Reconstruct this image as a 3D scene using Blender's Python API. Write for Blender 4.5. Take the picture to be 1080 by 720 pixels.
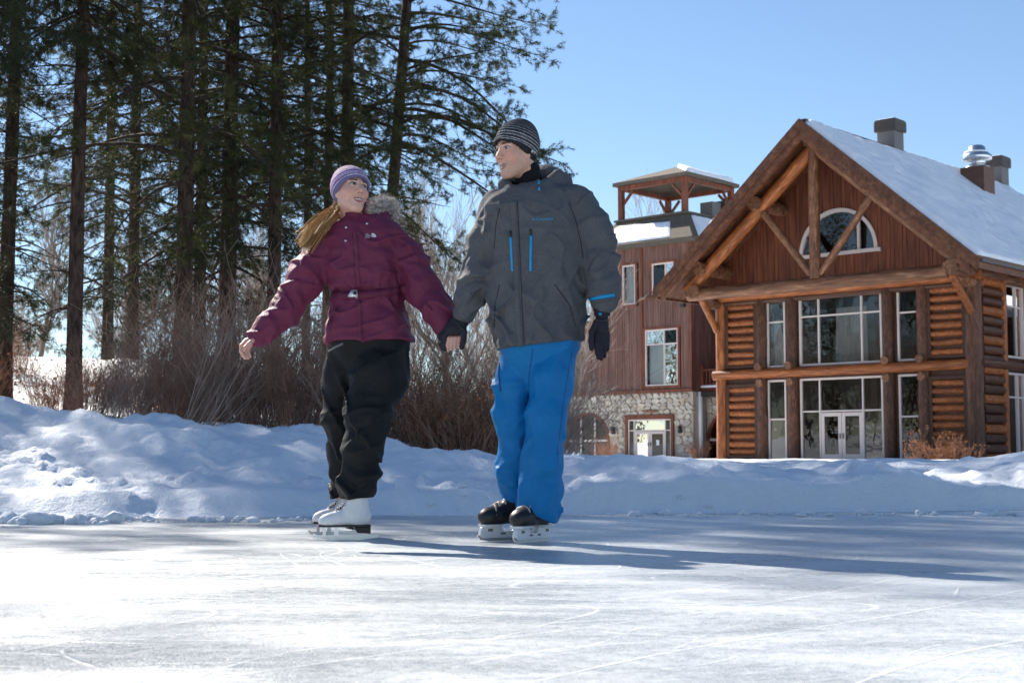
import bpy, bmesh, math, random
import numpy as np
from mathutils import Vector, Matrix
from mathutils.bvhtree import BVHTree

S = bpy.context.scene
for o in list(bpy.data.objects): bpy.data.objects.remove(o)
COL = S.collection
R = math.radians

# ------------------------------------------------------------------ camera
CAM_H, FPX, TILT = 0.373, 1500.0, math.atan(122/1500)
cd = bpy.data.cameras.new('camera'); cam = bpy.data.objects.new('camera', cd); COL.objects.link(cam)
cam.location = (0, 0, CAM_H); cam.rotation_euler = (R(90) + TILT, 0, 0)
cd.lens = 50; cd.sensor_width = 36; cd.clip_start = 0.05; cd.clip_end = 6000
cd.dof.use_dof = True; cd.dof.focus_distance = 6.45; cd.dof.aperture_fstop = 10
S.camera = cam

# ------------------------------------------------------------------ sky, sun, exposure
SUN_AZ, SUN_EL = R(-37), R(38)          # azimuth from +Y towards +X
w = bpy.data.worlds.new('World'); S.world = w; w.use_nodes = True
nt = w.node_tree; bg = nt.nodes['Background']
sky = nt.nodes.new('ShaderNodeTexSky'); sky.sky_type = 'NISHITA'; sky.sun_disc = False
sky.sun_elevation = SUN_EL; sky.sun_rotation = SUN_AZ; sky.altitude = 300
sky.air_density = 1.0; sky.dust_density = 0.0; sky.ozone_density = 3.0
nt.links.new(sky.outputs[0], bg.inputs[0]); bg.inputs[1].default_value = 0.066
sd = bpy.data.lights.new('sun', 'SUN'); sd.energy = 5.0; sd.angle = R(0.6); sd.color = (1.0, 0.93, 0.83)
sun = bpy.data.objects.new('sun', sd); COL.objects.link(sun)
SUND = Vector((math.sin(SUN_AZ)*math.cos(SUN_EL), math.cos(SUN_AZ)*math.cos(SUN_EL), math.sin(SUN_EL)))
sun.rotation_euler = SUND.to_track_quat('Z', 'Y').to_euler(); sun.location = SUND*50
S.view_settings.view_transform = 'Standard'; S.view_settings.look = 'None'
S.view_settings.exposure = 1.22; S.view_settings.gamma = 1.0
S.render.engine = 'CYCLES'
S.cycles.max_bounces = 8; S.cycles.diffuse_bounces = 4; S.cycles.transparent_max_bounces = 12

# ------------------------------------------------------------------ helpers
def at(px, py, Y):
    "world point seen at photo position (px, py) at depth Y"
    xc, yc = (px-540)/FPX, -(py-360)/FPX
    d = Vector((xc, math.cos(TILT)-yc*math.sin(TILT), math.sin(TILT)+yc*math.cos(TILT)))
    return Vector((0, 0, CAM_H)) + d*(Y/d.y)

def tag(o, label=None, cat=None, group=None, kind=None):
    if label: o['label'] = label
    if cat: o['category'] = cat
    if group: o['group'] = group
    if kind: o['kind'] = kind
    return o

def link(name, me, parent=None, loc=None, rot=None, scale=None):
    o = bpy.data.objects.new(name, me); COL.objects.link(o)
    if parent: o.parent = parent
    if loc is not None: o.location = loc
    if rot is not None: o.rotation_euler = rot
    if scale is not None: o.scale = scale
    return o

def empty(name, loc=(0,0,0), rz=0, parent=None):
    o = link(name, None, parent, loc, (0,0,rz)); o.empty_display_size = 0.3; return o

def npmesh(name, V, F, mat=None, smooth=True):
    "fast mesh from arrays: V (n,3), F (m,3 or 4)"
    V = np.asarray(V, dtype=np.float32); F = np.asarray(F, dtype=np.int32)
    me = bpy.data.meshes.new(name); k = F.shape[1]
    me.vertices.add(len(V)); me.vertices.foreach_set('co', V.ravel())
    me.loops.add(F.size); me.loops.foreach_set('vertex_index', F.ravel())
    me.polygons.add(len(F)); me.polygons.foreach_set('loop_start', np.arange(0, F.size, k, dtype=np.int32))
    me.polygons.foreach_set('loop_total', np.full(len(F), k, dtype=np.int32))
    me.polygons.foreach_set('use_smooth', np.full(len(F), smooth, dtype=bool))
    me.update(calc_edges=True)
    if mat: me.materials.append(mat)
    return me

class MB:
    def __init__(s): s.v = []; s.f = []
    def box(s, x0, x1, y0, y1, z0, z1):
        n = len(s.v)
        s.v += [(x0,y0,z0),(x1,y0,z0),(x1,y1,z0),(x0,y1,z0),(x0,y0,z1),(x1,y0,z1),(x1,y1,z1),(x0,y1,z1)]
        s.f += [(n,n+3,n+2,n+1),(n+4,n+5,n+6,n+7),(n,n+1,n+5,n+4),(n+1,n+2,n+6,n+5),(n+2,n+3,n+7,n+6),(n+3,n,n+4,n+7)]
        return s
    def prism(s, poly, a, b, ax='y'):
        "extrude a polygon (2d, counter-clockwise seen from -axis) between a and b along axis"
        n = len(s.v); k = len(poly)
        for t in (a, b):
            for (p, q) in poly:
                s.v.append((p, t, q) if ax == 'y' else ((t, p, q) if ax == 'x' else (p, q, t)))
        s.f.append(tuple(range(n, n+k))); s.f.append(tuple(range(n+2*k-1, n+k-1, -1)))
        for i in range(k):
            j = (i+1) % k; s.f.append((n+i, n+k+i, n+k+j, n+j))
        return s
    def tube(s, pts, rad, k=8, cap=True):
        pts = [Vector(p) for p in pts]; n0 = len(s.v)
        if not hasattr(rad, '__len__'): rad = [rad]*len(pts)
        for i, p in enumerate(pts):
            t = (pts[min(i+1, len(pts)-1)] - pts[max(i-1, 0)]).normalized()
            a = t.orthogonal().normalized() if i == 0 else (a - t*a.dot(t)).normalized()
            b = t.cross(a)
            for j in range(k):
                an = 2*math.pi*j/k; s.v.append(tuple(p + (a*math.cos(an) + b*math.sin(an))*rad[i]))
        for i in range(len(pts)-1):
            for j in range(k):
                q = (j+1) % k
                s.f.append((n0+i*k+j, n0+i*k+q, n0+(i+1)*k+q, n0+(i+1)*k+j))
        if cap:
            s.f.append(tuple(n0+j for j in reversed(range(k)))); e = n0+(len(pts)-1)*k
            s.f.append(tuple(e+j for j in range(k)))
        return s
    def lathe(s, prof, c=(0,0,0), k=16):
        n0 = len(s.v)
        for r, z in prof:
            for j in range(k):
                an = 2*math.pi*j/k; s.v.append((c[0]+r*math.cos(an), c[1]+r*math.sin(an), c[2]+z))
        for i in range(len(prof)-1):
            for j in range(k):
                q = (j+1) % k; s.f.append((n0+i*k+j, n0+i*k+q, n0+(i+1)*k+q, n0+(i+1)*k+j))
        s.f.append(tuple(n0+j for j in reversed(range(k)))); e = n0+(len(prof)-1)*k
        s.f.append(tuple(e+j for j in range(k)))
        return s
    def mesh(s, name, mat, smooth=False):
        me = bpy.data.meshes.new(name); me.from_pydata(s.v, [], s.f); me.update()
        bm = bmesh.new(); bm.from_mesh(me); bmesh.ops.recalc_face_normals(bm, faces=bm.faces); bm.to_mesh(me); bm.free()
        if smooth:
            for p in me.polygons: p.use_smooth = True
        if mat: me.materials.append(mat)
        return me
    def build(s, name, mat, parent=None, smooth=False, bevel=0):
        o = link(name, s.mesh(name, mat, smooth), parent)
        if bevel:
            m = o.modifiers.new('bevel', 'BEVEL'); m.width = bevel; m.segments = 2; m.limit_method = 'ANGLE'
        return o

# lattice noise ------------------------------------------------------
_rs = np.random.RandomState(7); _LAT = _rs.rand(64, 64, 64).astype(np.float32)*2-1
def vnoise(x, y, z=0.0):
    x = np.asarray(x, np.float32); y = np.asarray(y, np.float32); z = np.asarray(z, np.float32)
    x, y, z = np.broadcast_arrays(x, y, z)
    def sp(a):
        i = np.floor(a); f = a-i; return i.astype(np.int32) & 63, f*f*f*(f*(f*6-15)+10)
    xi, fx = sp(x); yi, fy = sp(y); zi, fz = sp(z); X, Y, Z = (xi+1) & 63, (yi+1) & 63, (zi+1) & 63
    L = _LAT
    a = L[xi,yi,zi]*(1-fx)+L[X,yi,zi]*fx; b = L[xi,Y,zi]*(1-fx)+L[X,Y,zi]*fx
    c = L[xi,yi,Z]*(1-fx)+L[X,yi,Z]*fx; d = L[xi,Y,Z]*(1-fx)+L[X,Y,Z]*fx
    return (a*(1-fy)+b*fy)*(1-fz)+(c*(1-fy)+d*fy)*fz
def fbm(x, y, z=0.0, o=4):
    r = 0; a = 1.0
    for i in range(o):
        r = r + a*vnoise(x*2**i+i*7.3, y*2**i+i*3.1, z*2**i+i*5.7); a *= .5
    return r
def sstep(a, b, x):
    t = np.clip((x-a)/(b-a), 0, 1); return t*t*(3-2*t)

# ------------------------------------------------------------------ materials
def mat(name, col=(.5,.5,.5), rough=.6, spec=.5, metal=0):
    m = bpy.data.materials.new(name); m.use_nodes = True
    b = m.node_tree.nodes['Principled BSDF']
    b.inputs['Base Color'].default_value = (*col, 1); b.inputs['Roughness'].default_value = rough
    b.inputs['Specular IOR Level'].default_value = spec; b.inputs['Metallic'].default_value = metal
    return m
class NT:
    def __init__(s, m): s.m = m; s.t = m.node_tree; s.b = s.t.nodes['Principled BSDF']
    def n(s, typ, **kw):
        nd = s.t.nodes.new(typ)
        for k, v in kw.items():
            if k.startswith('i_'): nd.inputs[k[2:].replace('_', ' ')].default_value = v
            else: setattr(nd, k, v)
        return nd
    def l(s, a, b): s.t.links.new(a, b)
    def coord(s, kind='Object', scale=(1,1,1), rot=(0,0,0)):
        c = s.n('ShaderNodeTexCoord'); m = s.n('ShaderNodeMapping')
        m.inputs['Scale'].default_value = scale; m.inputs['Rotation'].default_value = rot
        s.l(c.outputs[kind], m.inputs[0]); return m.outputs[0]
    def noise(s, vec, scale=5, detail=4, rough=.55, dist=0):
        n = s.n('ShaderNodeTexNoise'); n.inputs['Scale'].default_value = scale; n.inputs['Detail'].default_value = detail
        n.inputs['Roughness'].default_value = rough; n.inputs['Distortion'].default_value = dist
        if vec is not None: s.l(vec, n.inputs['Vector'])
        return n.outputs['Fac']
    def ramp(s, fac, stops):
        r = s.n('ShaderNodeValToRGB'); e = r.color_ramp.elements
        while len(e) < len(stops): e.new(0.5)
        for q, (p, c) in zip(e, stops):
            q.position = p; q.color = (*c, 1) if len(c) == 3 else c
        s.l(fac, r.inputs[0]); return r.outputs[0]
    def mix(s, a, b, fac, mode='MIX'):
        m = s.n('ShaderNodeMix', data_type='RGBA', blend_type=mode)
        for v, i in ((fac, 0), (a, 6), (b, 7)):
            if hasattr(v, 'links'): s.l(v, m.inputs[i])
            elif i == 0: m.inputs[0].default_value = v
            else: m.inputs[i].default_value = (*v, 1)
        return m.outputs[2]
    def math(s, op, a, b=None):
        m = s.n('ShaderNodeMath', operation=op)
        for v, i in ((a, 0), (b, 1)):
            if v is None: continue
            if hasattr(v, 'links'): s.l(v, m.inputs[i])
            else: m.inputs[i].default_value = v
        return m.outputs[0]
    def bump(s, h, strength=.3, dist=.02, prev=None):
        b = s.n('ShaderNodeBump'); b.inputs['Strength'].default_value = strength; b.inputs['Distance'].default_value = dist
        s.l(h, b.inputs['Height'])
        if prev is not None: s.l(prev, b.inputs['Normal'])
        s.l(b.outputs[0], s.b.inputs['Normal']); return b.outputs[0]
    def base(s, c): s.l(c, s.b.inputs['Base Color'])
    def rough(s, c): s.l(c, s.b.inputs['Roughness'])

def m_snow(name='snow', c=(.82,.865,.925)):
    m = mat(name, c, .55, .35); t = NT(m); v = t.coord('Object')
    n1 = t.noise(v, 9, 5, .6); n2 = t.noise(v, 70, 3, .6); n3 = t.noise(v, 320, 2, .5)
    h = t.math('ADD', t.math('MULTIPLY', n1, 1.0), t.math('ADD', t.math('MULTIPLY', n2, .35), t.math('MULTIPLY', n3, .12)))
    t.bump(h, .8, .04)
    t.b.inputs['Subsurface Weight'].default_value = 0.0
    t.base(t.ramp(n1, [(.3, tuple(x*.95 for x in c)), (.7, c)]))
    return m
def m_ice():
    m = mat('ice', (.6,.65,.7), .3, .5); t = NT(m)
    v1 = t.coord('Object', (.7, 1.3, 1), (0,0,R(-12))); v2 = t.coord('Object', (1.0, 2.6, 1), (0,0,R(14)))
    v3 = t.coord('Object', (1, 1, 1)); v4 = t.coord('Object', (.8, 11, 1), (0,0,R(-24))); v5 = t.coord('Object', (.7, 13, 1), (0,0,R(31)))
    a = t.noise(v1, 1.5, 6, .62, .8); b = t.noise(v2, 2.2, 6, .68, .6); c = t.noise(v3, 70, 4, .75)
    d = t.noise(v4, 1.6, 3, .55, .9); e = t.noise(v5, 1.5, 3, .55, .8); big = t.noise(v3, .8, 3, .5)
    s = t.math('ADD', t.math('MULTIPLY', a, .55), t.math('ADD', t.math('MULTIPLY', b, .35), t.math('MULTIPLY', c, .2)))
    def lines(sc, rot, k, wid, stretch):
        v = t.coord('Object', (sc, sc*stretch, 1), (0, 0, R(rot))); n = t.noise(v, 1.0, .3, .3, k)
        return t.ramp(t.math('ABSOLUTE', t.math('SUBTRACT', t.math('FRACT', t.math('MULTIPLY', n, 26.0)), .5)), [(0, (1,1,1)), (wid*4.6, (0,0,0))])
    mask = t.ramp(t.noise(v3, 2.3, 3, .6), [(.42, (0,)*3), (.6, (1,)*3)]); mask2 = t.ramp(t.noise(v3, 3.7, 3, .6), [(.45, (0,)*3), (.6, (1,)*3)])
    l1 = lines(.16, -18, .3, .006, 1.6); l2 = lines(.22, 27, .4, .006, 1.7); l3 = lines(.30, 4, .3, .008, 2.2); l4 = lines(.13, 46, .2, .004, 1.4); l5 = lines(.34, -40, .4, .009, 1.5)
    scr = t.math('MAXIMUM', t.math('MAXIMUM', t.math('MULTIPLY', l1, mask2), t.math('MULTIPLY', l2, mask)), t.math('MAXIMUM', t.math('MULTIPLY', l3, mask2), t.math('MAXIMUM', l4, t.math('MULTIPLY', l5, mask))))
    gr = t.noise(v3, 170, 3, .8); gr2 = t.noise(v3, 28, 5, .75)
    fac = t.math('ADD', t.math('MULTIPLY', s, .55), t.math('ADD', t.math('MULTIPLY', big, .12), t.math('ADD', t.math('MULTIPLY', gr, .34), t.math('MULTIPLY', gr2, .24))))
    col = t.ramp(fac, [(.50, (.22,.25,.28)), (.62, (.38,.41,.43)), (.78, (.68,.70,.71))])
    col = t.mix(col, (.80,.81,.82), t.math('MULTIPLY', scr, .15)); t.base(col)
    r = t.math('ADD', t.ramp(fac, [(.5, (.14,)*3), (.75, (.45,)*3)]), t.math('MULTIPLY', scr, .2)); t.rough(r)
    hh = t.math('ADD', t.math('MULTIPLY', gr, .35), t.math('ADD', t.math('MULTIPLY', gr2, .8), t.math('MULTIPLY', scr, .5)))
    t.bump(hh, .6, .008)
    return m
def m_wood(name, c1, c2, c3, ax=(1,12,12), sc=3.0, rough=.55, vary=.3, bump=.5):
    m = mat(name, c1, rough, .35); t = NT(m); v = t.coord('Object', ax)
    oi = t.n('ShaderNodeObjectInfo'); rnd = oi.outputs['Random']
    ad = t.n('ShaderNodeVectorMath', operation='ADD'); t.l(v, ad.inputs[0])
    cb = t.n('ShaderNodeCombineXYZ'); t.l(t.math('MULTIPLY', rnd, 37.0), cb.inputs[0]); t.l(t.math('MULTIPLY', rnd, 91.0), cb.inputs[1])
    t.l(cb.outputs[0], ad.inputs[1]); v = ad.outputs[0]
    n = t.noise(v, sc, 6, .62, .6); n2 = t.noise(v, sc*.35, 3, .5)
    c = t.ramp(n, [(.3, c1), (.52, c2), (.72, c3)])
    c = t.mix(c, c1, t.math('MULTIPLY', t.ramp(n2, [(.45,(0,)*3), (.7,(1,)*3)]), .5))
    dk = t.math('ADD', t.math('MULTIPLY', rnd, vary), 1-vary*.6)
    vm = t.n('ShaderNodeVectorMath', operation='SCALE'); t.l(c, vm.inputs[0]); t.l(dk, vm.inputs['Scale'])
    t.base(vm.outputs[0]); t.bump(n, bump, .02)
    return m
def m_glass(name='window_glass'):
    m = bpy.data.materials.new(name); m.use_nodes = True; t = m.node_tree; t.nodes.clear()
    o = t.nodes.new('ShaderNodeOutputMaterial'); mx = t.nodes.new('ShaderNodeMixShader'); fr = t.nodes.new('ShaderNodeFresnel')
    fr.inputs[0].default_value = 1.7
    tr = t.nodes.new('ShaderNodeBsdfTransparent'); tr.inputs[0].default_value = (.82,.85,.85,1)
    gl = t.nodes.new('ShaderNodeBsdfGlossy'); gl.inputs['Roughness'].default_value = .015
    nz = t.nodes.new('ShaderNodeTexNoise'); nz.inputs['Scale'].default_value = 1.1; tc = t.nodes.new('ShaderNodeTexCoord')
    bp = t.nodes.new('ShaderNodeBump'); bp.inputs['Strength'].default_value = .1; bp.inputs['Distance'].default_value = .08
    t.links.new(tc.outputs['Object'], nz.inputs[0]); t.links.new(nz.outputs[0], bp.inputs['Height']); t.links.new(bp.outputs[0], gl.inputs['Normal'])
    t.links.new(fr.outputs[0], mx.inputs[0]); t.links.new(tr.outputs[0], mx.inputs[1]); t.links.new(gl.outputs[0], mx.inputs[2])
    t.links.new(mx.outputs[0], o.inputs[0]); return m
def m_bark(name, c1, c2, sc=1.0):
    m = mat(name, c1, .9, .1); t = NT(m); v = t.coord('Object', (9*sc, 9*sc, 2.2*sc))
    n = t.noise(v, 1.6, 5, .65, .8); t.base(t.ramp(n, [(.35, c1), (.65, c2)])); t.bump(n, .9, .03)
    return m
def m_leaf(name, c1, c2, tr=.25):
    m = mat(name, c1, .6, .2); t = NT(m); v = t.coord('Object')
    n = t.noise(v, 1.4, 3, .6); c = t.ramp(n, [(.35, c1), (.65, c2)]); t.base(c)
    if tr:
        o = t.t.nodes['Material Output']; mx = t.n('ShaderNodeMixShader'); tl = t.n('ShaderNodeBsdfTranslucent')
        mx.inputs[0].default_value = tr; t.l(c, tl.inputs[0]); t.l(t.b.outputs[0], mx.inputs[1]); t.l(tl.outputs[0], mx.inputs[2]); t.l(mx.outputs[0], o.inputs[0])
    return m
def m_twig(name, c1, c2):
    m = mat(name, c1, .8, .15); t = NT(m); v = t.coord('Object')
    n = t.noise(v, 3.0, 3, .6); t.base(t.ramp(n, [(.35, c1), (.65, c2)])); return m
def m_stone():
    m = mat('stone', (.4,.37,.33), .85, .2); t = NT(m); v = t.coord('Object')
    oi = t.n('ShaderNodeObjectInfo'); n = t.noise(v, 6, 6, .65)
    c = t.ramp(oi.outputs['Random'], [(0, (.60,.54,.45)), (.3, (.48,.43,.36)), (.55, (.68,.61,.52)), (.8, (.38,.33,.28)), (1, (.55,.44,.33))])
    t.base(t.mix(c, (.22,.2,.18), t.math('MULTIPLY', t.ramp(n, [(.45,(0,)*3), (.75,(1,)*3)]), .6))); t.bump(n, .8, .03); return m

M = {}
M['snow'] = m_snow(); M['ice'] = m_ice(); M['glass'] = m_glass()
M['log'] = m_wood('log_wood', (.095,.027,.009), (.33,.098,.025), (.54,.205,.065), (9,1.6,1.6), 1.6, .5, .45, .8)
M['logd'] = m_wood('dark_log_wood', (.030,.012,.007), (.10,.038,.019), (.21,.085,.042), (9,1.6,1.6), 1.6, .5, .4, .8)
M['logw'] = m_wood('weathered_log_wood', (.065,.027,.013), (.20,.085,.040), (.40,.22,.125), (9,1.6,1.6), 1.6, .55, .4, .8)
M['board'] = m_wood('board_wood', (.055,.019,.009), (.135,.049,.022), (.23,.10,.048), (2.2,2.2,2.2), 1.8, .55, .4, .8)
M['siding'] = m_wood('red_siding', (.075,.021,.011), (.175,.052,.025), (.27,.092,.044), (4.5,4.5,.5), 1.3, .6, .1, .8)
M['tsiding'] = m_wood('tower_siding', (.085,.038,.028), (.17,.083,.062), (.24,.135,.102), (4,4,.35), 1.3, .65, .1, .8)
M['shutter'] = m_wood('panel_wood', (.045,.018,.010), (.072,.029,.016), (.105,.047,.026), (3,3,3), 2.0)
M['frame'] = mat('window_frame_paint', (.62,.53,.49), .45)
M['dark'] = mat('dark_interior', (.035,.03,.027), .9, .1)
M['inside'] = m_wood('interior_wood', (.03,.02,.013), (.05,.03,.02), (.07,.045,.03), (1,1,1), 3)
M['curtain'] = mat('curtain_cloth', (.28,.26,.24), .9, .1)
M['blind'] = mat('window_blind', (.75,.77,.78), .8, .2)
M['stone'] = m_stone(); M['mortar'] = mat('mortar', (.42,.37,.31), .95, .1)
M['shingle'] = m_wood('roof_shingle', (.07,.058,.045), (.12,.10,.078), (.17,.145,.11), (5,5,5), 3.0, .9)
M['metal'] = mat('grey_metal', (.13,.125,.125), .5, .4, 0); M['steel'] = mat('bright_steel', (.62,.63,.65), .25, .5, 1.0)
M['capd'] = mat('dark_metal_cap', (.055,.042,.036), .5); M['brickc'] = m_wood('chimney_wood', (.10,.045,.03), (.15,.07,.045), (.19,.10,.065), (1,1,20), 2)
M['lamp'] = mat('lamp_metal', (.02,.02,.02), .5)
M['bark'] = m_bark('pine_bark', (.030,.020,.016), (.115,.078,.06)); M['barkd'] = m_bark('branch_bark', (.035,.027,.021), (.095,.072,.056), 2)
M['needle'] = m_leaf('pine_needles', (.026,.040,.014), (.095,.10,.03), .35)
M['needled'] = m_leaf('spruce_needles', (.015,.025,.012), (.05,.062,.024), .25)
M['barebark'] = m_bark('birch_bark', (.14,.115,.095), (.36,.31,.27)); M['baretwig'] = m_twig('bare_twig', (.26,.20,.165), (.42,.35,.30))
M['brush'] = m_twig('brush_twig', (.21,.105,.068), (.44,.255,.17)); M['brushl'] = m_twig('pale_brush_twig', (.30,.19,.14), (.50,.37,.29))
M['dryleaf'] = m_leaf('dry_leaf', (.17,.065,.03), (.33,.15,.07), .3)
# ================================================================== ground, ice
EDGE_X = np.array([-40,-8,-3.2,-1.6,0,1.5,3.6,8,40.]); EDGE_Y = np.array([6.5,8.0,8.75,9.0,9.35,9.7,10.3,11.2,13.])
CR_X = np.array([-40,-8,-4.5,-3.2,-2.4,-1.66,-.75,.1,.67,1.8,3.0,3.9,4.6,8,40.])
CR_H = np.array([.95,.87,.73,.685,.645,.585,.41,.31,.235,.185,.205,.245,.29,.4,.4])
def ground(x, y):
    x = np.asarray(x, float); y = np.asarray(y, float)
    ye = np.interp(x, EDGE_X, EDGE_Y) + .22*fbm(x*.45, 3.3) + .07*fbm(x*1.9, 9.1)
    hc = np.interp(x, CR_X, CR_H); wd = np.interp(x, [-6,-2,0,2,6], [3.6,3.2,2.3,1.55,1.7])
    t = (y-ye)/wd
    lip = np.interp(x, [-6,-2,.5,2.5,6], [.16,.16,.18,.24,.22])*sstep(0, .10, t)*(1+.3*fbm(x*1.1, 5.5))
    rise = (hc-.15)*sstep(.06, 1.0, t)**.85
    z = lip + rise - .30*sstep(.02, -.15, t)
    amp = sstep(.0, .25, t)
    far = 1-sstep(16, 30, y)
    z = z + amp*far*(.075*fbm(x*.6+.3*y, y*.55, 1.7, 3) + .026*fbm(x*2.1+.6*y, y*1.7, 4.2) + .016*fbm(x*6.2, y*5.6, 2.2) + .030*np.clip(vnoise(x*1.7-.8*y, y*1.3+.5*x, 5.9), 0, 1)**2)
    # ploughed diagonal ridges and hollows
    rg = 1-np.abs(vnoise(x*1.05+.9*y, y*.55-.25*x, 8.8)); z = z + amp*far*.085*(rg**4)*np.interp(x, [-1,1.5], [1,.6])
    cl = np.clip(fbm(x*6.5, y*6.5, 3.3)-.25, 0, 1); z = z + amp*far*.085*cl*sstep(.9, .1, t)
    # behind the crest
    back = np.interp(x, [-12,-5,0,2,6], [.95,.85,.42,.30,.27])
    k = sstep(1.1, 2.6, t)
    z = z*(1-k) + k*(back + .05*fbm(x*.7, y*.5) + .02*fbm(x*3, y*3))
    hill = np.interp(x, [-60,-11,-4.8,-.4,1.0,2.0], [2.2,1.5,1.25,.95,.18,0])*sstep(22, 29, y)*(1-.65*sstep(34, 60, y))
    z = z + hill*(1+.10*fbm(x*.5, y*.5, 6.6)) + sstep(300, 1500, y)*6
    return z
def gz(x, y): return float(ground(np.array([x]), np.array([y]))[0])
def spaced(a, b, d, lo, hi, g=1.12):
    c = list(np.arange(a, b, d)); s = d
    while c[-1] < hi: s *= g; c.append(c[-1]+s)
    s = d
    while c[0] > lo: s *= g; c.insert(0, c[0]-s)
    return np.array(c)
def make_ground():
    xs = spaced(-6.5, 7.2, .034, -2500, 2500, 1.16); ys = spaced(8.2, 15.5, .03, -300, 4000, 1.12)
    X, Y = np.meshgrid(xs, ys); Z = ground(X, Y); V = np.stack([X.ravel(), Y.ravel(), Z.ravel()], 1)
    nx, ny = len(xs), len(ys); i = (np.arange(ny-1)[:,None]*nx+np.arange(nx-1)[None,:]).ravel()
    F = np.stack([i, i+1, i+nx+1, i+nx], 1)
    tag(link('snow_ground', npmesh('snow_ground', V, F, M['snow'])), 'trampled snow ground with a ploughed bank around the rink', kind='structure')
make_ground()
def make_ice():
    b = MB(); b.v += [(-60,-40,0),(60,-40,0),(60,16,0),(-60,16,0)]; b.f.append((0,1,2,3))
    tag(b.build('ice', M['ice']), 'scratched skating ice with frosted streaks', kind='structure')
make_ice()
def make_clods():
    rng = random.Random(5); b = bmesh.new()
    spots = [(7+rng.gauss(0,34), 8.2+rng.gauss(0,.2), max(.006, .055*rng.random()**2.2)) for _ in range(90)]
    spots += [(100+rng.gauss(0,14), 8.1+rng.gauss(0,.08), max(.006, .05*rng.random()**2.2)) for _ in range(40)]
    spots += [(rng.uniform(0,330), 8.35+rng.gauss(0,.1), max(.004, .03*rng.random()**2)) for _ in range(120)]
    spots += [(rng.uniform(420,1080), 9.3+rng.gauss(0,.15), max(.004, .03*rng.random()**2)) for _ in range(160)]
    for (px, Y, r) in spots:
        x = (px-540)/FPX*Y; m = Matrix.Translation((x, Y, max(0, gz(x, Y))+r*.35)) @ Matrix.Diagonal((r*rng.uniform(.9,1.6), r*rng.uniform(.8,1.3), r*rng.uniform(.6,.95), 1))
        g = bmesh.ops.create_icosphere(b, subdivisions=2, radius=1, matrix=m)
        for v in g['verts']:
            q = v.co*(1.1/r); k = 1+.42*float(vnoise(q.x, q.y, q.z))+.12*rng.uniform(-1,1); c0 = Vector((x, Y, m.translation.z)); v.co = c0+(v.co-c0)*k
    for f in b.faces: f.smooth = True
    me = bpy.data.meshes.new('snow_clods'); b.to_mesh(me); b.free(); me.materials.append(M['snow'])
    tag(link('snow_clods', me), 'loose snow clods scattered along the ice edge', 'snow', kind='stuff')
make_clods()

# ================================================================== log lodge
LA = R(-43); LO = Vector((14.91, 64.47, 0))
lodge = empty('log_lodge', (LO.x, LO.y, .2), LA)
tag(lodge, 'large two storey log lodge with steep snowy gable and white framed windows', 'lodge')
ZB = .2   # base level: local z = world z - ZB

def make_log_mesh(name, m, seed, k=12, n=6, knob=.06):
    rng = random.Random(seed); V = []; F = []
    for i in range(n+1):
        x = i/n-.5
        for j in range(k):
            a = 2*math.pi*j/k; r = 1+knob*rng.uniform(-1,1); V.append((x, r*math.cos(a), r*math.sin(a)))
    for i in range(n):
        for j in range(k):
            q = (j+1) % k; F.append((i*k+j, (i+1)*k+j, (i+1)*k+q, i*k+q))
    F.append(tuple(range(k))); F.append(tuple(n*k+j for j in reversed(range(k))))
    me = bpy.data.meshes.new(name); me.from_pydata(V, [], F); me.update(); me.materials.append(m)
    for p in me.polygons: p.use_smooth = len(p.vertices) == 4
    return me
LOGM = {k: [make_log_mesh('log_'+k, M[k], s) for s in (1,2,3)] for k in ('log', 'logd', 'logw')}
def log(name, p, q, r, kind, parent, squash=1.0):
    p, q = Vector(p), Vector(q); d = q-p
    o = link(name, random.Random(str(p)).choice(LOGM[kind]), parent, (p+q)/2, None, (d.length, r, r*squash))
    o.rotation_mode = 'QUATERNION'; o.rotation_quaternion = d.to_track_quat('X', 'Z'); return o

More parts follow.
